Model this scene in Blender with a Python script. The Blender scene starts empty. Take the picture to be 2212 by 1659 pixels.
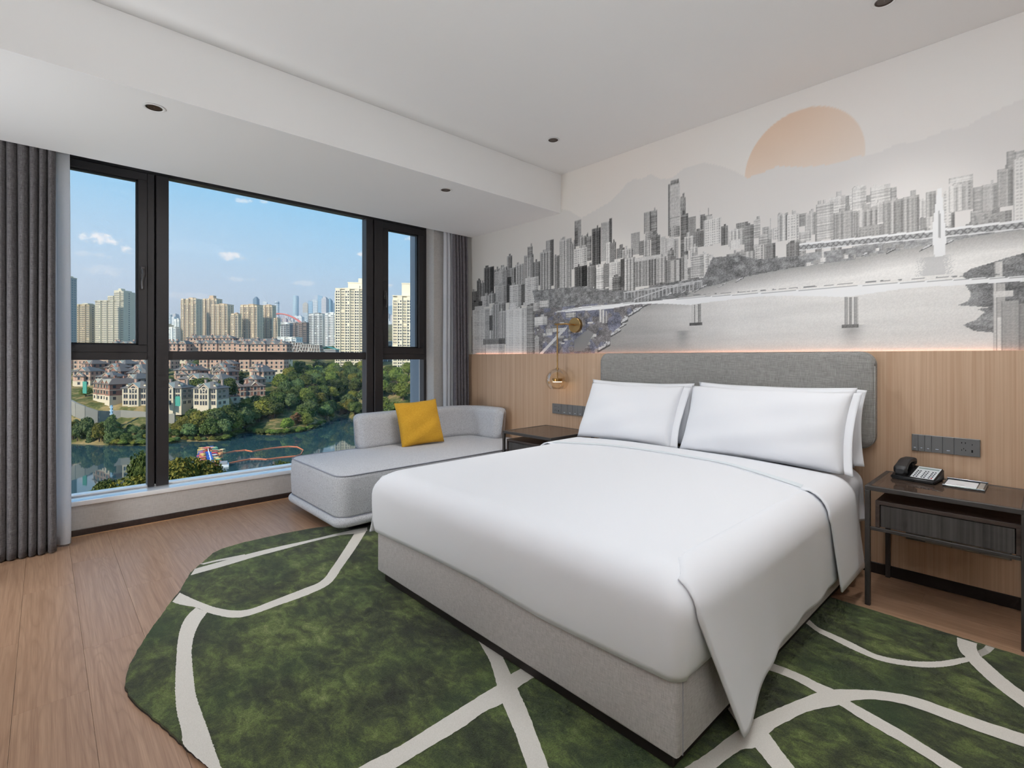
import bpy, bmesh, math, random
import numpy as np
from mathutils import Vector, Matrix

# ------------------------------------------------------------------ camera, sky, sun, lights, exposure
S = bpy.context.scene
COL = S.collection
EYE = (0.0, 0.0, 1.25)
YAW = math.radians(47.0)
cam_data = bpy.data.cameras.new('camera')
cam_data.sensor_width = 36.0
cam_data.lens = 36.0 * 1084.0 / 2212.0
cam_data.shift_y = -57.5 / 2212.0
cam_data.clip_start = 0.05
cam_data.clip_end = 20000.0
cam = bpy.data.objects.new('camera', cam_data)
COL.objects.link(cam)
cam.location = EYE
cam.rotation_euler = (math.radians(90), 0, YAW)
S.camera = cam

S.view_settings.view_transform = 'Standard'
S.view_settings.look = 'None'
S.view_settings.gamma = 1.0
S.view_settings.use_curve_mapping = False
S.view_settings.exposure = 0.0
S.cycles.max_bounces = 6
S.cycles.diffuse_bounces = 4
S.cycles.glossy_bounces = 3
S.cycles.volume_bounces = 0
S.cycles.use_adaptive_sampling = True
S.cycles.adaptive_threshold = 0.05
S.cycles.use_light_tree = False
S.cycles.adaptive_min_samples = 12
S.cycles.transparent_max_bounces = 12
S.cycles.caustics_reflective = False
S.cycles.caustics_refractive = False


def srgb(r, g, b):
    def f(c):
        c /= 255.0
        return c / 12.92 if c <= 0.04045 else ((c + 0.055) / 1.055) ** 2.4
    return (f(r), f(g), f(b), 1.0)


class NT:
    """small helper around a node tree"""
    def __init__(s, tree):
        s.t = tree
        s.t.nodes.clear()

    def n(s, kind, ins=None, **props):
        nd = s.t.nodes.new('ShaderNode' + kind)
        for k, v in props.items():
            setattr(nd, k, v)
        for k, v in (ins or {}).items():
            sk = nd.inputs[k]
            if isinstance(v, bpy.types.NodeSocket):
                s.t.links.new(v, sk)
            else:
                sk.default_value = v
        return nd

    def math(s, op, a, b=0.0, clamp=False):
        nd = s.n('Math', {0: a, 1: b}, operation=op, use_clamp=clamp)
        return nd.outputs[0]

    def mix(s, f, a, b, blend='MIX'):
        nd = s.n('Mix', data_type='RGBA', blend_type=blend)
        for i, v in ((0, f), (6, a), (7, b)):
            if isinstance(v, bpy.types.NodeSocket):
                s.t.links.new(v, nd.inputs[i])
            else:
                nd.inputs[i].default_value = v
        return nd.outputs[2]

    def ramp(s, f, stops, interp='LINEAR'):
        nd = s.n('ValToRGB', {0: f})
        cr = nd.color_ramp
        cr.interpolation = interp
        while len(cr.elements) < len(stops):
            cr.elements.new(0.5)
        for e, (p, c) in zip(cr.elements, stops):
            e.position = p
            e.color = c if len(c) == 4 else (*c, 1.0)
        return nd.outputs[0]

    def mapping(s, vec, scale=(1, 1, 1), rot=(0, 0, 0), loc=(0, 0, 0)):
        return s.n('Mapping', {'Vector': vec, 'Scale': scale, 'Rotation': rot, 'Location': loc}).outputs[0]

    def noise(s, vec, scale, detail=4.0, rough=0.55, dist=0.0):
        return s.n('TexNoise', {'Vector': vec, 'Scale': scale, 'Detail': detail, 'Roughness': rough, 'Distortion': dist}).outputs[0]


# --- sky: a clear hazy afternoon, a few small cumulus clouds low over the city
W = bpy.data.worlds.new('sky')
S.world = W
W.use_nodes = True
W.cycles.sampling_method = 'MANUAL'
W.cycles.sample_map_resolution = 256
nt = NT(W.node_tree)
gen = nt.n('TexCoord').outputs['Generated']
sep = nt.n('SeparateXYZ', {0: gen})
elev = sep.outputs[2]
sky = nt.ramp(elev, [
    (0.0, srgb(206, 212, 222)), (0.09, srgb(190, 209, 228)), (0.17, srgb(164, 205, 233)),
    (0.27, srgb(137, 196, 232)), (0.40, srgb(112, 181, 228)), (1.0, srgb(70, 135, 205))])
# hazier towards the left (towards the sun's side of the sky)
side = nt.n('VectorMath', {0: gen, 1: (-0.95, -0.3, 0.0)}, operation='DOT_PRODUCT').outputs['Value']
hz = nt.math('MULTIPLY', nt.n('MapRange', {0: side, 1: 0.55, 2: 0.98}).outputs[0],
             nt.n('MapRange', {0: elev, 1: 0.34, 2: 0.02}).outputs[0], clamp=True)
sky = nt.mix(nt.math('MULTIPLY', hz, 0.85), sky, srgb(212, 214, 224))
wob = nt.noise(nt.mapping(gen, (1, 1, 1.25)), 62.0, 6.0, 0.6)
for (u, v, ru, rv, amt) in ((222, 516, 33, 12.0, 1.0), (277, 540, 13, 8.0, 0.8), (185, 548, 45, 6, 0.28), (230, 585, 40, 12, 0.28), (505, 554, 30, 10, 0.9), (592, 560, 16, 6, 0.45),
                            (525, 433, 16, 6, 0.6), (570, 435, 9, 4, 0.4), (525, 604, 40, 6, 0.35), (660, 612, 30, 7, 0.35),
                            (782, 549, 12, 7, 0.9), (838, 617, 14, 5, 0.6), (882, 516, 12, 6, 0.9), (420, 640, 60, 8, 0.3),
                            (690, 645, 40, 8, 0.25)):
    d = Vector((-math.sin(YAW), math.cos(YAW), 0)) + Vector((math.cos(YAW), math.sin(YAW), 0)) * ((u - 1106) / 1084) + Vector((0, 0, (772 - v) / 1084))
    d.normalize()
    h = Vector((-d.y, d.x, 0)).normalized()
    a = nt.math('MULTIPLY', nt.n('VectorMath', {0: gen, 1: h}, operation='DOT_PRODUCT').outputs['Value'], 1084.0 / ru * 1.25)
    b = nt.math('MULTIPLY', nt.math('SUBTRACT', elev, d.z), 1084.0 / rv * 1.25)
    r = nt.math('ADD', nt.math('MULTIPLY', a, a), nt.math('MULTIPLY', b, b))
    m = nt.math('SUBTRACT', 1.25, r)
    m = nt.math('ADD', m, nt.math('MULTIPLY', nt.math('SUBTRACT', wob, 0.5), 5.5))
    m = nt.n('MapRange', {0: m, 1: 0.15, 2: 1.5}, interpolation_type='SMOOTHSTEP').outputs[0]
    m = nt.math('MULTIPLY', m, nt.n('MapRange', {0: r, 1: 3.2, 2: 1.6}).outputs[0], clamp=True)
    sky = nt.mix(nt.math('MULTIPLY', m, amt), sky, srgb(248, 243, 243))
bg = nt.n('Background', {'Color': sky, 'Strength': 1.18})
nt.t.links.new(bg.outputs[0], nt.n('OutputWorld').inputs[0])


def light(name, kind, loc, energy, color=(1, 1, 1), aim=None, **kw):
    ld = bpy.data.lights.new(name, kind)
    ld.energy = energy
    ld.color = color
    for k, v in kw.items():
        setattr(ld, k, v)
    o = bpy.data.objects.new(name, ld)
    COL.objects.link(o)
    o.location = loc
    if aim is not None:
        o.rotation_euler = (Vector(aim) - Vector(loc)).to_track_quat('-Z', 'Y').to_euler()
    return o


SUN_DIR = Vector((0.28, -0.80, 0.53)).normalized()      # towards the sun
light('sun', 'SUN', (0, -50, 80), 4.6, (1.0, 0.91, 0.78), aim=Vector((0, -50, 80)) - SUN_DIR, angle=math.radians(0.6))
# added unseen fill lamps: above the bed foot, behind the eye, two pointing up
light('fill_over_bed', 'AREA', (-0.70, 1.70, 2.93), 20.0, (0.90, 0.95, 1.0), aim=(-0.70, 1.70, 0), shape='RECTANGLE', size=1.0, size_y=0.7)
light('fill_behind_camera', 'AREA', (0.9, -0.9, 2.93), 18.0, (0.92, 0.96, 1.0), aim=(0.9, -0.9, 0), shape='RECTANGLE', size=1.0, size_y=1.0)
light('fill_to_ceiling', 'AREA', (0.35, -0.55, 1.6), 84.0, (0.90, 0.95, 1.0), aim=(0.2, -0.3, 2.96), shape='RECTANGLE', size=0.7, size_y=0.4)
light('fill_to_bulkhead', 'AREA', (-3.4, -1.2, 0.9), 34.0, (0.90, 0.95, 1.0), aim=(-3.8, 2.4, 2.6), shape='RECTANGLE', size=0.5, size_y=0.4)

# ------------------------------------------------------------------ mesh helpers
BASE = {}


class MB:
    def __init__(s):
        s.v = []
        s.f = []
        s.mi = []
        s.cur = 0

    def add(s, vs, fs):
        o = len(s.v)
        s.v += [tuple(p) for p in vs]
        s.f += [tuple(i + o for i in f) for f in fs]
        s.mi += [s.cur] * len(fs)
        return s

    def box(s, x0, x1, y0, y1, z0, z1):
        return s.add([(x0, y0, z0), (x1, y0, z0), (x1, y1, z0), (x0, y1, z0), (x0, y0, z1), (x1, y0, z1), (x1, y1, z1), (x0, y1, z1)],
                     [(0, 3, 2, 1), (4, 5, 6, 7), (0, 1, 5, 4), (1, 2, 6, 5), (2, 3, 7, 6), (3, 0, 4, 7)])

    def rbox(s, x0, x1, y0, y1, z0, z1, r=0.01, seg=2):
        bm = bmesh.new()
        bmesh.ops.create_cube(bm, size=1.0)
        for v in bm.verts:
            v.co = Vector(((x0 + x1) / 2 + v.co.x * (x1 - x0), (y0 + y1) / 2 + v.co.y * (y1 - y0), (z0 + z1) / 2 + v.co.z * (z1 - z0)))
        bmesh.ops.bevel(bm, geom=bm.edges[:], offset=r, segments=seg, profile=0.5, affect='EDGES')
        return s.bm(bm)

    def bm(s, bm):
        bm.verts.index_update()
        s.add([v.co for v in bm.verts], [[v.index for v in f.verts] for f in bm.faces])
        bm.free()
        return s

    def prism(s, poly, z0, z1):
        n = len(poly)
        return s.add([(x, y, z0) for x, y in poly] + [(x, y, z1) for x, y in poly],
                     [tuple(range(n - 1, -1, -1)), tuple(range(n, 2 * n))] + [(i, (i + 1) % n, n + (i + 1) % n, n + i) for i in range(n)])

    def vprism(s, poly, y0, y1):
        """polygon in x,z extruded along y"""
        n = len(poly)
        return s.add([(x, y0, z) for x, z in poly] + [(x, y1, z) for x, z in poly],
                     [tuple(range(n)), tuple(range(2 * n - 1, n - 1, -1))] + [(i, n + i, n + (i + 1) % n, (i + 1) % n) for i in range(n)])

    def cyl(s, p0, p1, r, n=16, r1=None):
        return s.tube([p0, p1], [r, r if r1 is None else r1], n)

    def tube(s, pts, r, n=10, cap=True):
        pts = [Vector(p) for p in pts]
        rs = r if isinstance(r, (list, tuple)) else [r] * len(pts)
        vs, fs = [], []
        up = None
        for i, p in enumerate(pts):
            d = (pts[min(i + 1, len(pts) - 1)] - pts[max(i - 1, 0)]).normalized()
            if up is None:
                up = Vector((0, 0, 1)) if abs(d.z) < 0.9 else Vector((1, 0, 0))
            a = d.cross(up).normalized()
            b = a.cross(d).normalized()
            up = b
            for k in range(n):
                t = 2 * math.pi * k / n
                vs.append(p + (a * math.cos(t) + b * math.sin(t)) * rs[i])
        for i in range(len(pts) - 1):
            for k in range(n):
                k2 = (k + 1) % n
                fs.append((i * n + k, i * n + k2, (i + 1) * n + k2, (i + 1) * n + k))
        if cap:
            fs.append(tuple(range(n - 1, -1, -1)))
            fs.append(tuple(range((len(pts) - 1) * n, len(pts) * n)))
        return s.add(vs, fs)

    def lathe(s, prof, c=(0, 0, 0), n=24, axis='z'):
        vs, fs = [], []
        for r, z in prof:
            for k in range(n):
                t = 2 * math.pi * k / n
                x, y = r * math.cos(t), r * math.sin(t)
                vs.append((c[0] + x, c[1] + y, c[2] + z) if axis == 'z' else ((c[0] + x, c[1] + z, c[2] + y) if axis == 'y' else (c[0] + z, c[1] + x, c[2] + y)))
        for i in range(len(prof) - 1):
            for k in range(n):
                k2 = (k + 1) % n
                fs.append((i * n + k, i * n + k2, (i + 1) * n + k2, (i + 1) * n + k))
        return s.add(vs, fs)

    def grid(s, fn, nu, nv, closeu=False):
        vs = [fn(i / (nu if closeu else nu - 1), j / (nv - 1)) for j in range(nv) for i in range(nu)]
        fs = []
        for j in range(nv - 1):
            for i in range(nu if closeu else nu - 1):
                i2 = (i + 1) % nu
                fs.append((j * nu + i, j * nu + i2, (j + 1) * nu + i2, (j + 1) * nu + i))
        return s.add(vs, fs)

    def mesh(s, name, mats, smooth=None, off=(0, 0, 0)):
        me = bpy.data.meshes.new(name)
        ox, oy, oz = off
        me.from_pydata([(x - ox, y - oy, z - oz) for x, y, z in s.v], [], s.f)
        for m in (mats if isinstance(mats, (list, tuple)) else [mats]):
            me.materials.append(m)
        if any(s.mi):
            me.polygons.foreach_set('material_index', s.mi)
        if smooth is not None:
            me.polygons.foreach_set('use_smooth', [True] * len(s.f))
            if smooth < 180:
                me.set_sharp_from_angle(angle=math.radians(smooth))
        me.update()
        return me


def tag(o, label=None, cat=None, group=None, kind=None):
    for k, v in (('label', label), ('category', cat), ('group', group), ('kind', kind)):
        if v:
            o[k] = v
    return o


def link(name, data, parent=None):
    o = bpy.data.objects.new(name, data)
    COL.objects.link(o)
    if parent is not None:
        o.parent = parent
    return o


def thing(name, label, cat, loc=(0, 0, 0), rotz=0.0, group=None):
    o = link(name, None)
    o.empty_display_size = 0.1
    o.location = loc
    o.rotation_euler = (0, 0, rotz)
    BASE[o] = Vector(loc)
    return tag(o, label, cat, group)


def part(name, mb, mat, parent=None, smooth=None, local=False):
    """one mesh object; coordinates given in world space unless local"""
    b = BASE.get(parent, Vector((0, 0, 0))) if (parent is not None and not local) else Vector((0, 0, 0))
    o = link(name, mb.mesh(name, mat, smooth, b), parent)
    BASE[o] = b
    return o


def solo(name, mb, mat, label, cat, base=None, smooth=None, group=None):
    """a thing that is one mesh, origin at its base"""
    if base is None:
        a = np.array(mb.v)
        base = ((a[:, 0].min() + a[:, 0].max()) / 2, (a[:, 1].min() + a[:, 1].max()) / 2, a[:, 2].min())
    o = link(name, mb.mesh(name, mat, smooth, base))
    o.location = base
    BASE[o] = Vector(base)
    return tag(o, label, cat, group)


def struct(name, mb, mat, smooth=None):
    return tag(part(name, mb, mat, None, smooth), kind='structure')


def copy_tree(o, parent=None):
    c = o.copy()
    COL.objects.link(c)
    if parent is not None:
        c.parent = parent
    for ch in o.children:
        copy_tree(ch, c)
    return c


# ------------------------------------------------------------------ materials
def base_mat(name):
    m = bpy.data.materials.new(name)
    m.use_nodes = True
    n = NT(m.node_tree)
    b = n.n('BsdfPrincipled')
    o = n.n('OutputMaterial', {0: b.outputs[0]})
    return m, n, b


def plain(name, col, rough=0.5, metal=0.0, spec=0.5, emit=None, estr=0.0, sheen=0.0):
    m, n, b = base_mat(name)
    b.inputs['Base Color'].default_value = col
    b.inputs['Roughness'].default_value = rough
    b.inputs['Metallic'].default_value = metal
    b.inputs['Specular IOR Level'].default_value = spec
    b.inputs['Sheen Weight'].default_value = sheen
    if emit:
        b.inputs['Emission Color'].default_value = emit
        b.inputs['Emission Strength'].default_value = estr
    return m


def paint(name, col, var=0.02, rough=0.7):
    m, n, b = base_mat(name)
    tc = n.n('TexCoord').outputs['Object']
    f = n.noise(tc, 3.0, 4)
    c2 = tuple(c * (1 - var * 2) for c in col[:3]) + (1,)
    n.t.links.new(n.mix(f, col, c2), b.inputs['Base Color'])
    b.inputs['Roughness'].default_value = rough
    bp = n.n('Bump', {'Height': n.noise(tc, 220.0, 2), 'Strength': 0.04, 'Distance': 0.002})
    n.t.links.new(bp.outputs[0], b.inputs['Normal'])
    return m


def fabric(name, c1, c2, su=(900, 900, 60), sv=(60, 60, 900), bump=0.25, rough=0.9, speck=0.0, c3=None):
    """woven cloth: crossing slubs in two directions"""
    m, n, b = base_mat(name)
    tc = n.n('TexCoord').outputs['Object']
    a = n.noise(n.mapping(tc, su), 1.0, 3, 0.6)
    c = n.noise(n.mapping(tc, sv), 1.0, 3, 0.6)
    f = n.math('ADD', n.math('MULTIPLY', a, 0.5), n.math('MULTIPLY', c, 0.5))
    f = n.n('MapRange', {0: f, 1: 0.36, 2: 0.64}).outputs[0]
    col = n.mix(f, c1, c2)
    if c3 is not None:
        sp = n.noise(tc, speck, 2, 0.7)
        sp = n.n('MapRange', {0: sp, 1: 0.52, 2: 0.64}).outputs[0]
        col = n.mix(sp, col, c3)
    n.t.links.new(col, b.inputs['Base Color'])
    b.inputs['Roughness'].default_value = rough
    b.inputs['Specular IOR Level'].default_value = 0.2
    b.inputs['Sheen Weight'].default_value = 0.08
    bp = n.n('Bump', {'Height': f, 'Strength': bump, 'Distance': 0.0015})
    n.t.links.new(bp.outputs[0], b.inputs['Normal'])
    return m


def wood(name, c1, c2, axis='z', fine=90.0, rough=0.45, per_object=0.0, cathedral=0.0, bump=0.05, c3=None, lo=1.2):
    m, n, b = base_mat(name)
    tc = n.n('TexCoord').outputs['Object']
    if per_object:
        rnd = n.n('ObjectInfo').outputs['Random']
        off = n.n('CombineXYZ', {0: n.math('MULTIPLY', rnd, 37.0), 1: n.math('MULTIPLY', rnd, 91.0), 2: n.math('MULTIPLY', rnd, 13.0)})
        tc = n.n('VectorMath', {0: tc, 1: off.outputs[0]}, operation='ADD').outputs[0]
    sc = {'z': (fine, fine, lo), 'x': (lo, fine, fine), 'y': (fine, lo, fine)}[axis]
    g = n.noise(n.mapping(tc, sc), 1.0, 5, 0.6, 0.3)
    g2 = n.noise(n.mapping(tc, tuple(v * 0.18 for v in sc)), 1.0, 3, 0.5, 0.6)
    f = n.math('ADD', n.math('MULTIPLY', g, 0.6), n.math('MULTIPLY', g2, 0.4))
    f = n.n('MapRange', {0: f, 1: 0.35, 2: 0.65}).outputs[0]
    col = n.mix(f, c1, c2)
    if cathedral:
        sc2 = {'x': (0.55, 5.5, 5.5), 'y': (5.5, 0.55, 5.5), 'z': (5.5, 5.5, 0.55)}[axis]
        q = n.noise(n.mapping(tc, sc2), 1.0, 2.0, 0.45, 0.5)
        rings = n.math('PINGPONG', n.math('MULTIPLY', q, 44.0), 1.0)
        rings = n.math('POWER', rings, 3.0)
        rings = n.math('MULTIPLY', rings, n.math('ADD', n.math('MULTIPLY', g, 0.9), 0.25))
        col = n.mix(n.math('MULTIPLY', rings, cathedral, clamp=True), col, c3 or c1)
    if per_object:
        k = n.n('MapRange', {0: rnd, 3: 1 - per_object, 4: 1 + per_object}).outputs[0]
        col = n.n('HueSaturation', {'Color': col, 'Value': k}).outputs[0]
    n.t.links.new(col, b.inputs['Base Color'])
    b.inputs['Roughness'].default_value = rough
    bp = n.n('Bump', {'Height': f, 'Strength': bump, 'Distance': 0.001})
    n.t.links.new(bp.outputs[0], b.inputs['Normal'])
    return m


def glass(name, tint=(1, 1, 1, 1), gloss=0.6, rough=0.0):
    """thin architectural glass: see-through with a fresnel reflection"""
    m = bpy.data.materials.new(name)
    m.use_nodes = True
    n = NT(m.node_tree)
    fr = n.n('Fresnel', {'IOR': 1.45}).outputs[0]
    t = n.n('BsdfTransparent', {'Color': tint})
    g = n.n('BsdfGlossy', {'Roughness': rough})
    x = n.n('MixShader', {0: n.math('MULTIPLY', fr, gloss), 1: t.outputs[0], 2: g.outputs[0]})
    n.n('OutputMaterial', {0: x.outputs[0]})
    return m


WHITE_CEIL = paint('ceiling_paint', srgb(232, 231, 229), 0.005)
REAR_WALL = paint('brown_wall_paint', srgb(124, 104, 90), 0.01)
WALL_PAINT = paint('wall_paint', srgb(205, 201, 195), 0.01)
LINEN_WALL = fabric('grey_linen_wallpaper', srgb(176, 170, 164), srgb(205, 200, 195), (500, 500, 22), (22, 22, 500), 0.12, 0.8)
OAK_PANEL = wood('oak_veneer', srgb(184, 150, 121), srgb(207, 177, 149), 'z', 110.0, 0.45)
PLANK = wood('brown_oak_plank', srgb(146, 112, 88), srgb(176, 143, 116), 'x', 300.0, 0.36, per_object=0.03, cathedral=0.42, bump=0.03, lo=5.0, c3=srgb(120, 88, 66))
DARK_TRIM = wood('dark_brown_trim', srgb(42, 31, 27), srgb(66, 50, 43), 'x', 60.0, 0.45)
DARK_WOOD = wood('dark_stained_oak', srgb(56, 52, 51), srgb(90, 86, 84), 'z', 120.0, 0.45)
DARK_WOOD_TOP = wood('dark_stained_oak_top', srgb(56, 45, 41), srgb(88, 74, 67), 'x', 60.0, 0.4)
BLACK_METAL = plain('dark_bronze_metal', srgb(78, 74, 72), 0.42, 0.35)
FRAME_METAL = plain('charcoal_aluminium', srgb(52, 48, 48), 0.4, 0.15)
SEAL_BLACK = plain('black_rubber_seal', srgb(14, 15, 18), 0.5)
CLEAR = glass('window_glass', (0.97, 0.985, 0.99, 1), 0.06)
SILL_STONE = plain('white_polished_sill', srgb(240, 240, 240), 0.04, 0.0, 1.0)
SILL_STONE.node_tree.nodes['Principled BSDF'].inputs['Coat Weight'].default_value = 1.0
SILL_STONE.node_tree.nodes['Principled BSDF'].inputs['Coat IOR'].default_value = 2.0
BED_LINEN = plain('white_cotton', srgb(238, 239, 243), 0.75, 0.0, 0.25, sheen=0.1)
SHEET = plain('white_sheet', srgb(232, 234, 240), 0.8, 0.0, 0.2)
BASE_FABRIC = fabric('taupe_bed_fabric', srgb(166, 160, 157), srgb(198, 193, 190), (420, 420, 40), (40, 40, 420), 0.2)
HEAD_FABRIC = fabric('grey_headboard_linen', srgb(120, 118, 115), srgb(172, 170, 166), (520, 520, 22), (22, 22, 520), 0.3)
SOFA_FABRIC = fabric('heather_grey_wool', srgb(186, 187, 191), srgb(226, 227, 230), (420, 420, 420), (260, 260, 260), 0.35, 0.92, 330.0, srgb(118, 118, 126))
PIPING = plain('grey_piping', srgb(150, 152, 162), 0.8)
YELLOW = fabric('mustard_linen', srgb(196, 144, 38), srgb(224, 174, 62), (500, 500, 60), (60, 60, 500), 0.25)
DRAPE = fabric('charcoal_drape_weave', srgb(74, 71, 72), srgb(122, 118, 119), (300, 300, 30), (40, 40, 420), 0.3)
DRAPE_R = fabric('grey_drape_weave', srgb(84, 80, 84), srgb(124, 119, 122), (300, 300, 30), (40, 40, 420), 0.3)
BRASS = plain('brushed_brass', srgb(172, 138, 90), 0.32, 1.0)
GREY_SWITCH = plain('grey_switch_plate', srgb(110, 111, 112), 0.4, 0.3)
GREY_SWITCH2 = plain('grey_switch_key', srgb(120, 121, 122), 0.38, 0.3)
BLACK_PLASTIC = plain('black_plastic', srgb(26, 26, 28), 0.35)
HOLE = plain('socket_hole', srgb(8, 8, 8), 0.7)


def sheer_mat():
    m = bpy.data.materials.new('white_sheer_voile')
    m.use_nodes = True
    n = NT(m.node_tree)
    tc = n.n('TexCoord').outputs['Object']
    wv = n.noise(n.mapping(tc, (300, 300, 300)), 1.0, 2)
    d = n.n('BsdfDiffuse', {'Color': srgb(240, 240, 242)})
    t = n.n('BsdfTranslucent', {'Color': srgb(236, 238, 242)})
    a = n.n('MixShader', {0: 0.45, 1: d.outputs[0], 2: t.outputs[0]})
    tr = n.n('BsdfTransparent', {'Color': (1, 1, 1, 1)})
    x = n.n('MixShader', {0: n.n('MapRange', {0: wv, 3: 0.02, 4: 0.16}).outputs[0], 1: a.outputs[0], 2: tr.outputs[0]})
    n.n('OutputMaterial', {0: x.outputs[0]})
    return m


SHEER = sheer_mat()

# ------------------------------------------------------------------ the room shell
XL, XR, YB, YH = -4.63, 1.7, -1.7, 3.53       # sill wall, right wall, rear wall, oak panel face
YM = 3.555                                    # mural wall face
ZC, ZS = 2.965, 2.604                         # ceiling, underside of the bulkhead

floor = struct('floor', MB().box(-4.95, XR + .12, YB - .12, 3.7, -0.12, -0.0122), plain('floor_screed', srgb(120, 92, 74), 0.7))
rng = random.Random(4)
pw, pl, gap = 0.2055, 1.22, 0.0003
plank_cache = {}
row = 0
y = 0.124 - pw * 9
while y < YM - 0.02:
    off = [0.0, 0.47, 0.86, 0.25, 0.66][row % 5] + rng.uniform(-.05, .05)
    x = XL - off
    while x < XR:
        x0, x1, y0, y1 = max(x, XL - .005), min(x + pl, XR), max(y, YB), min(y + pw, YM)
        if x1 - x0 > 0.03 and y1 - y0 > 0.02:
            key = (round(x1 - x0, 3), round(y1 - y0, 3))
            if key not in plank_cache:
                plank_cache[key] = MB().rbox(0, key[0] - gap, 0, key[1] - gap, -0.012, 0.0, 0.0004, 1).mesh('plank', PLANK)
            o = link('plank', plank_cache[key], floor)
            o.location = (x0, y0, 0)
        x += pl
    y += pw
    row += 1

struct('ceiling', MB().box(XL - .32, XR + .12, YB - .12, 3.7, ZC, ZC + .12), WHITE_CEIL)
struct('trim_1', MB().box(-4.46, -3.137, YB, YM, ZS, ZC - .001), WHITE_CEIL)['label'] = 'white dropped ceiling bulkhead running along the window'
struct('wall_right', MB().box(XR, XR + .12, YB - .12, 3.7, -.02, ZC), WALL_PAINT)
struct('wall_rear', MB().box(-4.95, XR, YB - .12, YB, -.02, ZC), REAR_WALL)
struct('wall_headboard', MB().box(-4.95, XR, YM, YM + .145, -.02, ZC), WALL_PAINT)
struct('trim_2', MB().box(-4.60, XR, YH, 3.542, 0.055, 1.285), OAK_PANEL)['label'] = 'oak veneer wainscot panel along the headboard wall'
struct('trim_3', MB().box(-4.60, XR, 3.542, YM, 0.0, 1.262), DARK_TRIM)
struct('baseboard_headboard', MB().rbox(-4.60, XR, YH - .008, 3.542, 0.0, 0.062, .002, 1), plain('black_brown_skirting', srgb(34, 26, 24), .5))
LED = plain('warm_led', (1, .6, .4, 1), .5, emit=(1.0, .52, .32, 1), estr=9.0)
solo('led_strip', MB().box(-4.4, XR - .02, 3.5425, 3.5535, 1.2625, 1.2675), LED, 'warm glowing light strip along the top of the oak wainscot', 'light strip')
# window wall: sill wall, stone sill, pier to the right
wl = struct('wall_window', MB().box(-4.93, XL, YB, 3.56, -.02, 0.212), LINEN_WALL)
struct('wall_pier', MB().box(-4.93, XL, 3.14, 3.56, 0.212, ZC), LINEN_WALL)
struct('wall_window_side', MB().box(-4.93, XL, YB, -0.62, 0.212, ZC), LINEN_WALL)
struct('baseboard_window', MB().rbox(XL, XL + .012, YB, 3.52, 0.0, 0.047, .002, 1), DARK_TRIM)
struct('trim_4', MB().rbox(XL, XL + .02, YB, 3.52, -0.002, 0.006, .002, 1), plain('floor_edge_bead', srgb(170, 128, 92), .5))
sill = struct('trim_5', MB().rbox(-4.80, XL + .014, -0.62, 3.14, 0.213, 0.247, .004, 2), SILL_STONE, 30)
sill['label'] = 'polished white stone window sill'

# ------------------------------------------------------------------ window
win = thing('window_1', None, None, (-4.78, 1.3, 0.247))
win['kind'] = 'structure'
XF0, XF1, XG = -4.86, -4.775, -4.815          # frame back, frame face, glass
def fr(name, y0, y1, z0, z1, x0=XF0, x1=XF1, mat=FRAME_METAL, r=.003):
    return part(name, MB().rbox(x0, x1, y0, y1, z0, z1, r, 1), mat, win)
fr('frame_head', -0.62, 3.14, 2.675, 2.83)
fr('frame_jamb', 3.105, 3.14, 0.247, 2.675)
fr('frame_jamb', -0.62, -0.56, 0.247, 2.675)
fr('frame_bottom', -0.56, 3.105, 0.247, 0.258, mat=SILL_STONE)
# the two mullions: an inner and an outer profile with a dark groove between
for a, b, c in ((0.586, 0.634, 0.722), (2.408, 2.49, 2.592)):
    fr('mullion', a, b - .004, 0.247, 2.675, XF0, XF1 + .012)
    fr('mullion_groove', b - .004, b + .006, 0.247, 2.675, XF0, XF1 - .02, SEAL_BLACK)
    fr('mullion', b + .006, c, 0.247, 2.675, XF0, XF1 + .02)
fr('transom', 0.722, 2.408, 1.229, 1.30)
fr('transom', -0.56, 0.586, 1.231, 1.29, XF0, XF1 + .005)
fr('transom', 2.592, 3.105, 1.227, 1.288, XF0, XF1 + .005)
# opening sashes, left and right
def sash(y0, y1, z0, z1, w, side):
    s = MB()
    for a, b, c, d in ((y0, y1, z0, z0 + w), (y0, y1, z1 - w, z1), (y0, y0 + w, z0 + w, z1 - w), (y1 - w, y1, z0 + w, z1 - w)):
        s.rbox(-4.835, XF1 + .008, a, b, c, d, .003, 1)
    o = part('sash', s, FRAME_METAL, win)
    g = MB()
    for a, b, c, d in ((y0 + w, y1 - w, z0 + w, z0 + w + .012), (y0 + w, y1 - w, z1 - w - .012, z1 - w), (y0 + w, y0 + w + .012, z0 + w, z1 - w), (y1 - w - .012, y1 - w, z0 + w, z1 - w)):
        g.box(-4.83, -4.79, a, b, c, d)
    part('seal', g, SEAL_BLACK, o)
    yh = (y1 - .03) if side > 0 else (y0 + .028)
    h = MB().rbox(XF1 + .006, XF1 + .022, yh - .013, yh + .013, 1.86, 1.95, .003, 1)
    h.rbox(XF1 + .02, XF1 + .042, yh - .008, yh + .008, 1.90, 1.93, .003, 1)
    h.tube([(XF1 + .036, yh, 1.925), (XF1 + .05, yh + .004 * side, 1.89), (XF1 + .046, yh - .006 * side, 1.83), (XF1 + .034, yh - .004 * side, 1.775)], [.011, .010, .009, .008], 8)
    part('handle', h, BLACK_METAL, o, 40)
    return o
sash(-0.56, 0.586, 1.288, 2.675, 0.058, 1)
sash(2.592, 3.105, 1.286, 2.675, 0.068, -1)
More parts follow.
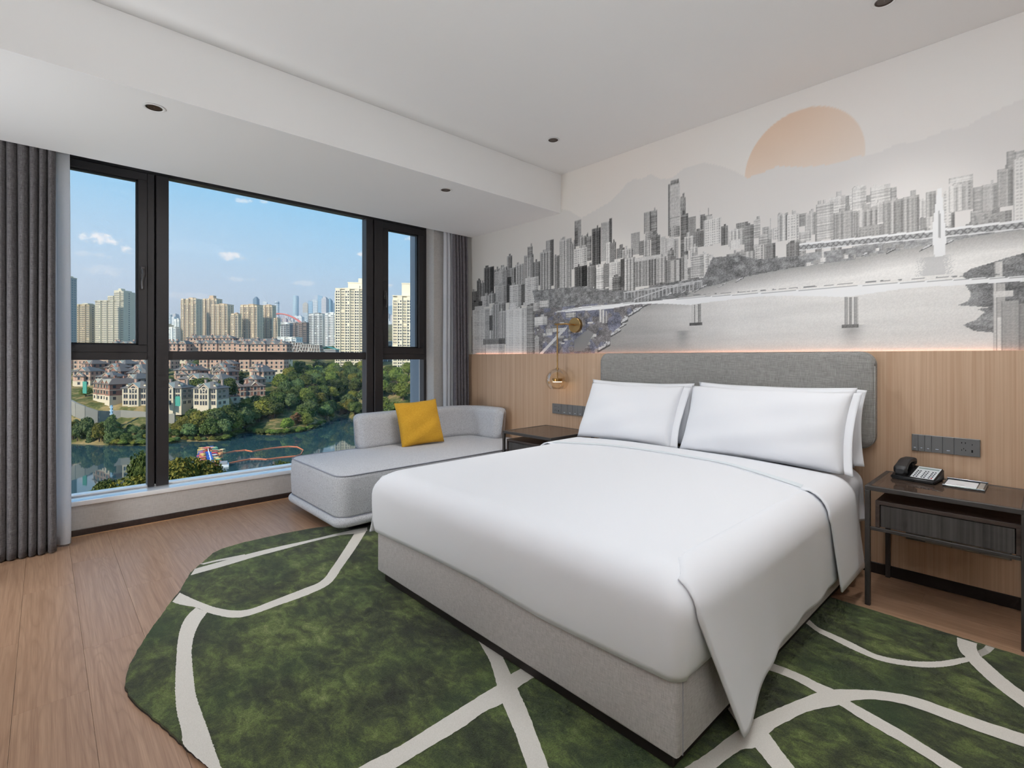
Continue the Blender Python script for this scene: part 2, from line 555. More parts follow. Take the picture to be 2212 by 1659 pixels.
for y0, y1, z0, z1 in ((-0.5, 0.53, 1.34, 2.62), (-0.56, 0.586, 0.26, 1.235), (0.72, 2.41, 1.298, 2.68), (0.72, 2.41, 0.26, 1.232), (2.655, 3.04, 1.35, 2.61), (2.59, 3.11, 0.26, 1.23)):
    part('pane', MB().box(XG - .003, XG + .003, y0, y1, z0, z1), CLEAR, win)

# ------------------------------------------------------------------ our building's outer walls around the room
FACADE = plain('blue_grey_render', srgb(150, 158, 164), .8)
fc = MB()
fc.box(-4.95, 8, -22, -1.83, -41, 16).box(-4.95, 8, 3.71, 14, -41, 16).box(-4.95, 8, -1.83, 3.71, 3.09, 16).box(-4.95, 8, -1.83, 3.71, -41, -.13).box(1.83, 8, -1.83, 3.71, -.13, 3.09)
struct('wall_outside', fc, FACADE)
struct('wall_outside_fin', MB().box(-5.2, -4.96, 3.19, 3.75, -41, 16), FACADE)

# ------------------------------------------------------------------ curtains
def curtain(name, label, mat, y0, y1, xt, xb, amp, folds, zt, zb, seed, group=None, hem=False, flat=0.0):
    r = random.Random(seed)
    ph = [r.uniform(0, 6.28) for _ in range(4)]
    nu, nv = max(60, int(folds * 18)), 44
    def fn(u, v):
        z = zt + (zb - zt) * v
        w = u + 0.018 * math.sin(9 * u + ph[0]) + 0.012 * math.sin(17 * u + ph[1] + 1.1 * v)
        a = amp * (0.35 + 0.65 * min(1, v * 6)) * (0.8 + 0.2 * math.sin(5 * u + ph[2]))
        ang = math.pi * folds * w + 0.25 * math.sin(2.2 * v + ph[3])
        s = 2 * abs(math.sin(ang)) ** 0.62 - 1
        x = xt + (xb - xt) * v + a * s
        spread = 1 + 0.03 * math.sin(3 * v + ph[1]) * (u - .5)
        y = y0 + (y1 - y0) * (0.5 + (u - 0.5) * spread) + 0.10 * a * math.cos(2 * ang)
        return (x, y, z)
    th = thing(name, label, 'curtain', ((xt + xb) / 2, (y0 + y1) / 2, zb), group=group)
    o = part('cloth', MB().grid(fn, nu, nv), mat, th, 180)
    md = o.modifiers.new('thick', 'SOLIDIFY')
    md.thickness = 0.003
    n = int(folds * 2)
    for i in range(n):           # pinch pleats under the heading tape
        u = (i + .25) / n
        x, y, z = fn(u, 0.0)
        part('pleat', MB().rbox(xt - .012, xt + .02, y - .006, y + .006, zt - .09, zt, .004, 1), mat, th)
    if hem:
        hm = MB().grid(lambda u, v: tuple(np.array(fn(u, .955 + .045 * v)) + (.004, 0, 0)), nu, 3)
        part('hem', hm, mat, th, 180)
    return th

curtain('drape', 'charcoal drape gathered at the left end of the window', DRAPE, -0.60, 0.055, -4.50, -4.37, .042, 15.0, 2.80, 0.008, 3)
curtain('sheer_curtain', 'white sheer curtain beside the charcoal drape on the left', SHEER, -0.42, 0.128, -4.57, -4.46, .035, 8.0, 2.80, 0.014, 8, hem=True)
curtain('sheer_curtain', 'white sheer curtain between the window pier and the right grey drape', SHEER, 3.215, 3.335, -4.55, -4.55, .025, 2.6, 2.80, 0.014, 5, hem=True)
curtain('drape', 'grey drape hanging in the corner next to the city mural', DRAPE_R, 3.30, 3.50, -4.50, -4.46, .035, 5.0, 2.80, 0.008, 12)

# ------------------------------------------------------------------ recessed downlights
def downlight(x, y, z, label, DL=14.0):
    t = thing('downlight', label, 'ceiling light', (x, y, z), group=None)
    part('trim_ring', MB().lathe([(.043, .002), (.050, -.001), (.053, -.004), (.047, -.006), (.040, -.004), (.037, .0005)], (x, y, z), 28), plain('white_trim', srgb(225, 224, 222), .4), t, 60)
    part('baffle', MB().lathe([(.0385, -.003), (.033, -.0005), (.030, -.0004)], (x, y, z), 28), plain('dark_baffle', srgb(60, 46, 38), .3, .6), t, 60)
    part('lamp', MB().lathe([(.030, -.0006), (.001, -.0006)], (x, y, z), 20), plain('lamp_lens', srgb(70, 55, 45), .25), t)
    sp = light('downlight_beam', 'SPOT', (x, y, z - .012), DL, (1.0, .97, .93), aim=(x, y, 0), spot_size=math.radians(100), spot_blend=1.0, shadow_soft_size=.04)
    sp.parent = t
    sp.matrix_parent_inverse = Matrix.Translation(Vector((-x, -y, -z)))
downlight(-3.31, .436, ZS, 'recessed downlight in the bulkhead above the left window pane', 52.0)
downlight(-3.33, 2.374, ZS, 'recessed downlight in the bulkhead near the mural corner', 52.0)
downlight(-2.671, 2.935, ZC, 'small recessed downlight in the main ceiling near the bulkhead', 34.0)
downlight(-.544, 2.956, ZC, 'recessed downlight in the main ceiling at the top edge above the bed', 44.0)

# ------------------------------------------------------------------ rug
def rug_mat():
    m, n, b = base_mat('mottled_green_pile')
    tc = n.n('TexCoord').outputs['Object']
    a = n.noise(tc, 3.6, 6, 0.66, .5)
    c = n.noise(n.mapping(tc, (1.0, 1.7, 1.0), (0, 0, .6)), 11.0, 6, 0.68, .6)
    f = n.math('ADD', n.math('MULTIPLY', a, .5), n.math('MULTIPLY', c, .5))
    col = n.ramp(n.n('MapRange', {0: f, 1: .36, 2: .66}).outputs[0], [
        (0.0, srgb(40, 42, 30)), (0.25, srgb(54, 60, 38)), (0.48, srgb(76, 86, 48)), (0.7, srgb(104, 118, 60)), (1.0, srgb(146, 154, 96))])
    hue = n.noise(tc, 2.1, 2)
    col = n.mix(n.n('MapRange', {0: hue, 1: .45, 2: .7, 4: .45}).outputs[0], col, srgb(56, 88, 42))
    pile = n.noise(tc, 260.0, 3, .75)
    col = n.mix(n.n('MapRange', {0: pile, 1: .38, 2: .6, 3: .6, 4: 0.0}).outputs[0], col, srgb(24, 28, 16))
    n.t.links.new(col, b.inputs['Base Color'])
    b.inputs['Roughness'].default_value = .95
    b.inputs['Specular IOR Level'].default_value = .1
    b.inputs['Sheen Weight'].default_value = .15
    bp = n.n('Bump', {'Height': pile, 'Strength': .8, 'Distance': .004})
    n.t.links.new(bp.outputs[0], b.inputs['Normal'])
    return m


def band_mat():
    m, n, b = base_mat('ivory_pile')
    tc = n.n('TexCoord').outputs['Object']
    pile = n.noise(tc, 380.0, 2, .7)
    n.t.links.new(n.mix(n.n('MapRange', {0: pile, 1: .35, 2: .65}).outputs[0], srgb(205, 200, 191), srgb(218, 213, 205)), b.inputs['Base Color'])
    b.inputs['Roughness'].default_value = .95
    b.inputs['Specular IOR Level'].default_value = .1
    bp = n.n('Bump', {'Height': pile, 'Strength': .5, 'Distance': .003})
    n.t.links.new(bp.outputs[0], b.inputs['Normal'])
    return m


RUG_BANDS = [
 ([(-3.12, 0.522), (-3.017, 0.55), (-2.903, 0.586), (-2.808, 0.623), (-2.72, 0.677), (-2.68, 0.742), (-2.695, 0.852), (-2.719, 1.002), (-2.748, 1.12), (-2.871, 1.231), (-3.072, 1.392), (-3.344, 1.604)],
  [(-3.026, 0.474), (-2.964, 0.5), (-2.878, 0.549), (-2.787, 0.579), (-2.716, 0.611), (-2.644, 0.658), (-2.615, 0.724), (-2.624, 0.856), (-2.638, 1.011), (-2.687, 1.147), (-2.851, 1.291), (-3.075, 1.482), (-3.318, 1.677)]),
 ([(-2.878, 0.549), (-2.825, 0.507), (-2.736, 0.465), (-2.601, 0.428), (-2.429, 0.394), (-2.276, 0.366), (-2.175, 0.35), (-2.067, 0.338), (-1.953, 0.332), (-1.876, 0.327), (-1.726, 0.363), (-1.661, 0.374)],
  [(-2.787, 0.579), (-2.699, 0.529), (-2.588, 0.486), (-2.478, 0.457), (-2.37, 0.439), (-2.241, 0.42), (-2.135, 0.407), (-2.033, 0.402), (-1.924, 0.399), (-1.828, 0.395), (-1.701, 0.39), (-1.639, 0.388)]),
 ([(-3.387, 1.719), (-3.399, 1.659), (-3.413, 1.518), (-3.419, 1.31), (-3.434, 1.144), (-3.44, 0.974), (-3.431, 0.875), (-3.421, 0.76), (-3.41, 0.645)],
  [(-3.32, 1.686), (-3.321, 1.6), (-3.366, 1.498), (-3.375, 1.306), (-3.367, 1.122), (-3.359, 0.951), (-3.337, 0.79), (-3.331, 0.691), (-3.325, 0.606)]),
 ([(-3.447, 0.922), (-3.456, 0.86), (-3.469, 0.77), (-3.468, 0.681)],
  [(-3.399, 0.909), (-3.417, 0.856), (-3.44, 0.764), (-3.444, 0.695)]),
 ([(-1.77, 1.412), (-1.683, 1.378), (-1.553, 1.325), (-1.421, 1.248), (-1.334, 1.198), (-1.215, 1.141), (-1.073, 1.064), (-1.002, 1.027)],
  [(-1.672, 1.452), (-1.544, 1.386), (-1.434, 1.331), (-1.358, 1.293), (-1.237, 1.231), (-1.118, 1.163), (-1.029, 1.112), (-0.966, 1.074)]),
 ([(-1.42, 0.588), (-1.42, 0.701), (-1.411, 0.821), (-1.415, 1.0), (-1.421, 1.159), (-1.421, 1.248), (-1.434, 1.331), (-1.432, 1.384), (-1.429, 1.476)],
  [(-1.344, 0.669), (-1.343, 0.775), (-1.342, 0.878), (-1.338, 1.021), (-1.345, 1.122), (-1.334, 1.198), (-1.358, 1.293), (-1.359, 1.382), (-1.356, 1.474)]),
 ([(-0.833, 2.685), (-0.772, 2.634), (-0.722, 2.59), (-0.654, 2.575), (-0.59, 2.56), (-0.539, 2.543), (-0.492, 2.532), (-0.43, 2.552), (-0.364, 2.599), (-0.302, 2.67), (-0.238, 2.778)],
  [(-0.83, 2.632), (-0.772, 2.588), (-0.71, 2.544), (-0.641, 2.523), (-0.577, 2.503), (-0.517, 2.491), (-0.473, 2.49), (-0.414, 2.514), (-0.34, 2.567), (-0.279, 2.643), (-0.225, 2.747)]),
 ([(-0.281, 2.947), (-0.271, 2.866), (-0.256, 2.813), (-0.238, 2.778), (-0.225, 2.747), (-0.182, 2.672), (-0.128, 2.597), (-0.063, 2.529), (-0.016, 2.486)],
  [(-0.213, 2.946), (-0.214, 2.906), (-0.208, 2.873), (-0.201, 2.852), (-0.193, 2.828), (-0.145, 2.749), (-0.102, 2.687), (-0.066, 2.645), (-0.017, 2.596)]),
 ([(-0.208, 2.873), (-0.194, 2.918), (-0.188, 2.955)],
  [(-0.193, 2.828), (-0.172, 2.894), (-0.161, 2.953)]),
 ([(-0.816, 2.146), (-0.762, 2.152), (-0.704, 2.157), (-0.646, 2.156), (-0.599, 2.147), (-0.548, 2.147), (-0.49, 2.117), (-0.407, 2.095), (-0.315, 2.07), (-0.231, 2.038), (-0.18, 2.022), (-0.133, 2.003)],
  [(-0.814, 2.092), (-0.764, 2.093), (-0.708, 2.101), (-0.651, 2.099), (-0.586, 2.083), (-0.548, 2.076), (-0.51, 2.067), (-0.418, 2.034), (-0.327, 2.012), (-0.264, 1.993), (-0.223, 1.976), (-0.171, 1.955)]),
 ([(-0.758, 1.375), (-0.743, 1.444), (-0.728, 1.519), (-0.717, 1.608), (-0.702, 1.697), (-0.689, 1.771), (-0.651, 1.898), (-0.609, 2.017), (-0.586, 2.083), (-0.548, 2.147), (-0.501, 2.198), (-0.447, 2.249), (-0.395, 2.285), (-0.329, 2.317), (-0.241, 2.326), (-0.159, 2.334), (-0.058, 2.35), (-0.008, 2.363)],
  [(-0.694, 1.427), (-0.683, 1.499), (-0.673, 1.555), (-0.661, 1.61), (-0.637, 1.65), (-0.631, 1.741), (-0.619, 1.807), (-0.583, 1.93), (-0.548, 2.002), (-0.51, 2.067), (-0.49, 2.117), (-0.447, 2.178), (-0.385, 2.226), (-0.32, 2.248), (-0.234, 2.253), (-0.154, 2.258), (-0.056, 2.272), (-0.008, 2.281)]),
 ([(-0.811, 1.794), (-0.757, 1.743), (-0.727, 1.719), (-0.701, 1.697), (-0.639, 1.648), (-0.603, 1.624), (-0.572, 1.602), (-0.531, 1.576)],
  [(-0.818, 1.891), (-0.759, 1.837), (-0.722, 1.798), (-0.689, 1.771), (-0.631, 1.741), (-0.582, 1.699), (-0.525, 1.652), (-0.486, 1.624)]),
]

RUG_EDGE = [(-3.43, 2.2), (-3.43, 1.62), (-3.52, 1.585), (-3.60, 1.53), (-3.640, 1.45), (-3.675, 1.224), (-3.68, 0.984), (-3.654, 0.844), (-3.608, 0.78), (-3.499, 0.706), (-3.369, 0.614), (-3.159, 0.533), (-3.06, 0.48), (-2.897, 0.405),
            (-2.743, 0.335), (-2.63, 0.289), (-2.531, 0.253), (-2.446, 0.232), (-2.363, 0.224), (-2.294, 0.23), (-2.21, 0.248), (-2.125, 0.27), (-2.021, 0.298), (-1.883, 0.328), (-1.746, 0.367),
            (-1.5, .42), (-1.2, .45), (-.8, .42), (-.4, .36), (0.1, .42), (.5, .7), (.78, 1.2), (.82, 1.9), (.7, 2.6), (.4, 2.955), (-.1, 2.963), (-.5, 2.966), (-.74, 2.967), (-1.6, 2.96), (-2.6, 2.9), (-3.1, 2.5)]


def dense(poly, step=.02):
    out = []
    for i in range(len(poly)):
        a, b = np.array(poly[i]), np.array(poly[(i + 1) % len(poly)])
        n = max(1, int(np.linalg.norm(b - a) / step))
        out += [tuple(a + (b - a) * k / n) for k in range(n)]
    return out


def catmull(pts, k=6):
    p = [np.array(pts[0]) * 2 - np.array(pts[1])] + [np.array(q) for q in pts] + [np.array(pts[-1]) * 2 - np.array(pts[-2])]
    out = []
    for i in range(1, len(p) - 2):
        for j in range(k):
            t = j / k
            out.append(tuple(.5 * (2 * p[i] + (p[i + 1] - p[i - 1]) * t + (2 * p[i - 1] - 5 * p[i] + 4 * p[i + 1] - p[i + 2]) * t * t + (3 * p[i] - p[i - 1] - 3 * p[i + 1] + p[i + 2]) * t ** 3)))
    out.append(tuple(p[-2]))
    return out


def resample(pts, n):
    pts = np.array(pts)
    d = np.concatenate([[0], np.cumsum(np.linalg.norm(np.diff(pts, axis=0), axis=1))])
    t = np.linspace(0, d[-1], n)
    return np.stack([np.interp(t, d, pts[:, 0]), np.interp(t, d, pts[:, 1])], 1)


def inside(pts, poly):
    poly = np.array(poly)
    x, y = pts[:, 0], pts[:, 1]
    r = np.zeros(len(pts), bool)
    j = len(poly) - 1
    for i in range(len(poly)):
        xi, yi, xj, yj = *poly[i], *poly[j]
        with np.errstate(divide='ignore', invalid='ignore'):
            c = ((yi > y) != (yj > y)) & (x < (xj - xi) * (y - yi) / (yj - yi) + xi)
        r ^= c
        j = i
    return r


rr = random.Random(5)
edge = [(x + rr.gauss(0, .0012), y + rr.gauss(0, .0012)) for x, y in dense(RUG_EDGE, .02)]
rug = thing('rug', 'organic-edged green pile rug with ivory lines under the bed', 'rug', (-1.5, 1.5, 0))
part('pile', MB().prism(edge[::-1], .0005, .013), rug_mat(), rug)
ux = np.array(edge)
part('backing', MB().prism([(x, y) for x, y in (ux + (ux - np.array((-1.5, 1.6))) * .0012)][::-1], .0, .004), plain('dark_rug_backing', srgb(48, 34, 26), .9), rug)
IVORY = band_mat()
def run_on(pts, start):
    p, q = (np.array(pts[0]), np.array(pts[1])) if start else (np.array(pts[-1]), np.array(pts[-2]))
    d = (p - q) / np.linalg.norm(p - q)
    e = [tuple(p + d * .14 * k) for k in range(1, 9)]
    return e[::-1] + pts if start else pts + e


for bi, (a, b) in enumerate(RUG_BANDS):
    if bi in (4, 7, 9, 10, 11):
        a, b = run_on(a, False), run_on(b, False)
    if bi in (5, 10):
        a, b = run_on(a, True), run_on(b, True)
    n = 190
    A, B = resample(catmull(a), n), resample(catmull(b), n)
    A += np.random.RandomState(1).normal(0, .0007, A.shape)
    B += np.random.RandomState(2).normal(0, .0007, B.shape)
    mb = MB()
    ok = inside((A + B) / 2, edge)
    for i in range(n - 1):
        if ok[i] and ok[i + 1]:
            z = .0140 + bi * .00012
            q = [(*A[i], z), (*B[i], z), (*B[i + 1], z), (*A[i + 1], z)]
            ar = sum(q[k][0] * q[(k + 1) % 4][1] - q[(k + 1) % 4][0] * q[k][1] for k in range(4))
            mb.add(q if ar > 0 else q[::-1], [(0, 1, 2, 3)])
    if mb.f:
        part('ivory_band', mb, IVORY, rug)['label'] = 'ivory line in the rug'

# ------------------------------------------------------------------ bed
bed = thing('bed', 'taupe upholstered king-size bed with dark plinth', 'bed', (-1.645, 2.4, 0.0))
BX0, BX1, BY0, BY1 = -2.545, -0.742, 1.352, 3.45
part('plinth', MB().rbox(BX0 + .03, BX1 - .03, BY0 + .03, BY1, .0135, .075, .003, 1), plain('black_brown_plinth', srgb(38, 30, 27), .5), bed)
part('base', MB().rbox(BX0, BX1, BY0, BY1, .068, .36, .012, 3), BASE_FABRIC, bed, 40)
sm = MB().rbox(BX1 - .004, BX1 + .0012, BY0 + .03, BY0 + .0335, .07, .35, .001, 1)
part('corner_seam', sm, PIPING, bed)
part('mattress', MB().rbox(BX0 + .02, BX1 - .02, BY0 + .03, BY1 - .01, .362, .60, .05, 4), SHEET, bed, 50)


def sheet_fn(u, v):
    """fitted sheet hanging over the mattress side near the headboard"""
    yy = 2.78 + .64 * u
    w = .008 * math.sin(26 * u + 2 * v) + .006 * math.sin(47 * u + 1.3)
    if v < .35:
        t = v / .35 * math.pi / 2
        return (BX1 - .09 + .10 * math.sin(t), yy, .528 + .085 * math.cos(t) + .003 * math.sin(19 * u))
    t = (v - .35) / .65
    return (BX1 + .010 + w * t + .012 * t, yy + .02 * t * math.sin(5 * u), .528 - t * (.215 + .03 * math.sin(4 * u + .5)))


o = part('sheet_overhang', MB().grid(sheet_fn, 50, 22), SHEET, bed, 180)
o.modifiers.new('thick', 'SOLIDIFY').thickness = .004

# duvet: a soft cap tucked around the foot, long side drapes, folded back at the head
duv = thing('duvet', 'smooth white duvet covering the bed, folded back below the pillows', 'duvet', (-1.645, 2.1, .3))
DX0, DX1, DY0, DY1 = BX0 - .055, BX1 + .035, BY0 - .03, 3.05
DTOP = .622


def ring(r, off, n):
    """rounded rectangle, inset by off, corner radius r; open order around"""
    x0, x1, y0, y1 = DX0 + off, DX1 - off, DY0 + off, DY1
    pts = []
    r = max(.012, r)
    for (cx, cy, a0) in ((x0 + r, y0 + r, math.pi), (x1 - r, y0 + r, 1.5 * math.pi)):
        for k in range(13):
            a = a0 + k / 12 * math.pi / 2
            pts.append((cx + r * math.cos(a), cy + r * math.sin(a)))
    left = [(x0, y1 + (y0 + r - y1) * k / 24) for k in range(24)]
    mid = [(x0 + r + (x1 - x0 - 2 * r) * k / 30, y0) for k in range(1, 30)]
    right = [(x1, y0 + r + (y1 - y0 - r) * k / 24) for k in range(1, 25)]
    return left + pts[:13] + mid + pts[13:] + right


def hem_z(x, y):
    if y < DY0 + .06:
        t = (x - DX0) / (DX1 - DX0)
        return float(np.interp(t, [0, .08, .3, .5, .7, .85, .96, 1], [.285, .287, .300, .302, .285, .292, .298, .305]))
    return .31


prof = [(.018, None, .045), (.012, .12, .05), (.006, .3, .055), (.002, .55, .06), (0, .75, .065)]
levels = []
for off, t, r in prof:
    levels.append([(x, y, (hem_z(x, y) if t is None else hem_z(x, y) + (.50 - hem_z(x, y)) * t)) for x, y in ring(r, off, 0)])
R_ = .125
for k in range(0, 9):
    a = k / 8 * math.pi / 2
    off = R_ * (1 - math.cos(a))
    levels.append([(x, y, DTOP - R_ + R_ * math.sin(a) - .004) for x, y in ring(.065 + .02 * k / 8, off, 0)])
for k in range(1, 9):
    q = k / 8
    off = R_ + q * .62
    lv = []
    for x, y in ring(.085 * (1 - q) + .02, off, 0):
        crown = .022 * math.sin(min(1, q * 1.1) * math.pi / 2)
        lv.append((x, y, DTOP - .004 + crown * (1 if y < 2.8 else 1)))
    levels.append(lv)
cap = MB()
n = len(levels[0])
cap.add([p for lv in levels for p in lv], [(j * n + i, j * n + i + 1, (j + 1) * n + i + 1, (j + 1) * n + i) for j in range(len(levels) - 1) for i in range(n - 1)])
last = (len(levels) - 1) * n
cap.add([], [])
cap.f.append(tuple(last + i for i in range(n)))
cap.mi.append(0)
o = part('cover', cap, BED_LINEN, duv, 180)
o.modifiers.new('thick', 'SOLIDIFY').thickness = .006


def drape_fn(side):
    """hanging side panel; its corner at the foot swings out and dips to a point"""
    def fn(u, v):
        q = max(0.0, (v - .18) / .82)
        ytop, ybot = 1.385, 1.60 if side > 0 else 1.36
        ya = ytop + (ybot - ytop) * q
        y = ya + (3.0 - ya) * u
        xs = DX1 if side > 0 else DX0
        hem = float(np.interp(u, [0, .03, .1, .2, .4, .7, 1], [.060, .055, .085, .125, .145, .17, .185])) if side > 0 else float(np.interp(u, [0, .05, .2, 1], [.255, .25, .23, .2]))
        if v < .18:
            t0 = math.radians(38) * math.exp(-((u / .05) ** 2))
            t = t0 + (math.pi / 2 - t0) * v / .18
            rad = .125 - .006 + .014 * math.sin(v / .18 * math.pi / 2)
            return (xs - side * (.125 - rad * math.sin(t)), y, .493 + rad * math.cos(t))
        out = .008 + .034 * q * math.exp(-u * 7) + .010 * math.sin(u * 9 + 1) * q + .004 * math.sin(u * 31) * q - .02 * q * u
        return (xs + side * out, y, .493 + (hem - .493) * q)
    return fn


for s in (1, -1):
    f = drape_fn(s)
    o = part('side_drape', MB().grid(f, 64, 30), BED_LINEN, duv, 180)
    o.modifiers.new('thick', 'SOLIDIFY').thickness = .005
    o = part('hem', MB().grid(lambda u, v: tuple(np.array(f(u, .955 + .045 * v)) + np.array((s * .0035, 0, 0))), 64, 3), BED_LINEN, duv, 180)


def fold_fn(u, v):
    """band of duvet turned back towards the foot, hanging over both sides"""
    W2 = (DX1 - DX0) / 2 + .012
    xc = (DX0 + DX1) / 2
    s = (u - .5) * 2                                     # -1..1 across, hanging beyond .70
    side = 1 if s > 0 else -1
    a = abs(s)
    lo = .70
    yf = 2.735 + .12 * math.cos(min(a / lo, 1) * math.pi / 2 * 1.1) - .07 * max(0, (s - .35) / .35) * (1 if s > 0 else 0)
    yb = 3.06
    if a < lo:
        x = xc + side * (W2 - .11) * a / lo
        inset = max(0.0, (W2 - abs(x - xc) - .125) / .62)
        z = .618 + .022 * math.sin(min(1, inset * 1.1) * math.pi / 2) + .011
    elif a < .80:
        t = (a - lo) / .10 * math.pi / 2
        x = xc + side * (W2 - .11 + .125 * math.sin(t))
        z = .515 + .114 * math.cos(t)
        yf -= .02 * (a - lo) / .10
    else:
        t = (a - .80) / .20
        hang = .375 if side > 0 else .30
        x = xc + side * (W2 + .015 + .012 * t)
        z = .515 - hang * t
        yf += .17 * t if side > 0 else 0
        yb += .12 * t if side > 0 else 0
    y = yf + (yb - yf) * v
    z -= .009 * (1 - min(1, v * 7)) ** 2 if a < lo else 0
    return (x, y, z)


o = part('fold_back', MB().grid(fold_fn, 120, 16), BED_LINEN, duv, 180)
o.modifiers.new('thick', 'SOLIDIFY').thickness = .007
PIPE_W = plain('cool_white_hem', srgb(222, 228, 232), .8)
o = part('hem', MB().grid(lambda u, v: tuple(np.array(fold_fn(.155 + .69 * u, .02 + .10 * v)) + np.array((0, 0, .003))), 100, 3), PIPE_W, duv, 180)

# ------------------------------------------------------------------ pillows
def pillow(name, label, cat, w, h, t, loc, tilt, rotz=0.0, mat=None, flange=0.0, sag=.0, seed=1, roll=0.0, puff=2.6):
    r = random.Random(seed)
    ph = [r.uniform(0, 6.28) for _ in range(6)]
    nu, nv = 44, 30
    def fn(sgn):
        def g(u, v):
            a, b = 2 * u - 1, 2 * v - 1
            ex = 1 - .045 * (1 - abs(b) ** 2.2) * abs(a) ** 3          # sides bow in between corners
            ey = 1 - .06 * (1 - abs(a) ** 2.5) * abs(b) ** 3
            x, y = a * w / 2 * ex, b * h / 2 * ey
            th = ((1 - abs(a) ** puff) * (1 - abs(b) ** puff)) ** .48
            th *= 1 - .22 * max(0, b) + .10 * max(0, -b)
            z = sgn * t / 2 * th
            z += th * .006 * (math.sin(5 * a + 3 * b + ph[0]) + math.sin(8 * b - 4 * a + ph[1]))
            z += .006 * math.sin(7 * a + ph[2]) * abs(b) ** 4 + sag * a * a
            return (x, z * -1, y)
        return g
    tt = thing(name, label, cat, loc)
    tt.rotation_euler = (-tilt, roll, rotz)
    mb = MB().grid(fn(1), nu, nv)
    m2 = MB().grid(fn(-1), nu, nv)
    mb.add(m2.v, [f[::-1] for f in m2.f])
    for p in range(len(mb.v)):
        x, y, z = mb.v[p]
        mb.v[p] = (x, y, z + h / 2)
    bm = bmesh.new()
    me = mb.mesh('case', mat or BED_LINEN, 180)
    bm.from_mesh(me)
    bmesh.ops.remove_doubles(bm, verts=bm.verts, dist=.0008)
    bm.to_mesh(me)
    bm.free()
    o = link('case', me, tt)
    if flange:
        fl = MB()
        g = fn(1)
        def ff(u, v):
            x, y, z = g(1.0, .02 + .96 * v)
            return (x + flange * u - .012 * (1 - u), y + .010 * math.sin(6 * v + ph[3]) * u, z + h / 2 + .012 * math.sin(3 * v + ph[4]) * u)
        o = link('flange', fl.grid(ff, 5, 26).mesh('flange', mat or BED_LINEN, 180), tt)
        o.modifiers.new('thick', 'SOLIDIFY').thickness = .006
    return tt


pillow('pillow', 'white pillow at the back left, hidden behind the front left pillow', 'pillow', .90, .44, .17, (-2.17, 3.315, .63), math.radians(8), mat=BED_LINEN, seed=3)
pillow('pillow', 'white pillow at the back right, edge showing beside the headboard', 'pillow', .94, .45, .17, (-1.215, 3.315, .632), math.radians(8), mat=BED_LINEN, seed=4, flange=.045)
pillow('pillow', 'plump white pillow leaning in front, nearer the window', 'pillow', .80, .47, .20, (-2.16, 3.10, .625), math.radians(26), mat=BED_LINEN, seed=11, flange=.05, rotz=.03)
pillow('pillow', 'plump white pillow leaning in front, nearer the telephone table', 'pillow', .95, .47, .21, (-1.215, 3.09, .628), math.radians(24), mat=BED_LINEN, seed=17, flange=.04)

# headboard on the oak panel
def rrect(x0, x1, z0, z1, r, n=8):
    pts = []
    for cx, cz, a0 in ((x1 - r, z1 - r, 0), (x0 + r, z1 - r, 90), (x0 + r, z0 + r, 180), (x1 - r, z0 + r, 270)):
        for k in range(n + 1):
            a = math.radians(a0 + 90 * k / n)
            pts.append((cx + r * math.cos(a), cz + r * math.sin(a)))
    return pts


def padded(x0, x1, z0, z1, r, yb, yf, soft=.02):
    mb = MB()
    rings = [(0, yb), (0, yf + soft), (soft * .3, yf + soft * .3), (soft, yf), (soft * 3, yf - .001)]
    vs, n = [], None
    for off, y in rings:
        p = rrect(x0 + off, x1 - off, z0 + off, z1 - off, max(.01, r - off))
        n = len(p)
        vs += [(x, y, z) for x, z in p]
    fs = [(j * n + i, j * n + (i + 1) % n, (j + 1) * n + (i + 1) % n, (j + 1) * n + i) for j in range(len(rings) - 1) for i in range(n)]
    fs.append(tuple((len(rings) - 1) * n + i for i in range(n)))
    fs.append(tuple(range(n - 1, -1, -1)))
    return mb.add(vs, fs)


hb = thing('headboard', 'grey linen padded headboard with rounded corners on the oak panel', 'headboard', (-1.647, 3.49, .72))
part('panel', padded(-2.612, -.683, .722, 1.283, .075, YH - .001, 3.458), HEAD_FABRIC, hb, 50)
part('piping', MB().tube([(x, 3.474, z) for x, z in rrect(-2.611, -.684, .723, 1.282, .074)] + [(-.684, 3.474, 1.2)], .004, 6), HEAD_FABRIC, hb, 180)

# ------------------------------------------------------------------ chaise sofa by the window
sofa = thing('chaise_sofa', 'heather grey chaise sofa with a low curved back by the window', 'sofa', (-3.85, 2.4, 0))


def rplan(x0, x1, y0, y1, r, n=8):
    return rrect(x0, x1, y0, y1, r, n)


def cushion(x0, x1, y0, y1, z0, z1, rc, re, seg=5, bulge=.0):
    """block with rounded plan corners rc and rounded edges re"""
    rings = []
    for k in range(seg + 1):
        a = k / seg * math.pi / 2
        rings.append((re * (1 - math.sin(a)), z0 + re * (1 - math.cos(a))))
    rings.append((-bulge, (z0 + z1) / 2))
    for k in range(seg + 1):
        a = k / seg * math.pi / 2
        rings.append((re * (1 - math.cos(a)), z1 - re * (1 - math.sin(a))))
    vs = []
    for off, z in rings:
        p = rplan(x0 + off, x1 - off, y0 + off, y1 - off, max(.005, rc - off))
        n = len(p)
        vs += [(x, y, z) for x, y in p]
    fs = [(j * n + i, j * n + (i + 1) % n, (j + 1) * n + (i + 1) % n, (j + 1) * n + i) for j in range(len(rings) - 1) for i in range(n)]
    fs.append(tuple(range(n - 1, -1, -1)))
    top = (len(rings) - 1) * n
    off = .12
    p = rplan(x0 + off, x1 - off, y0 + off, y1 - off, .05)
    vs += [(x, y, z1 + .006) for x, y in p]
    fs += [(top + i, top + (i + 1) % n, top + n + (i + 1) % n, top + n + i) for i in range(n)]
    fs.append(tuple(top + n + i for i in range(n)))
    return MB().add(vs, fs)


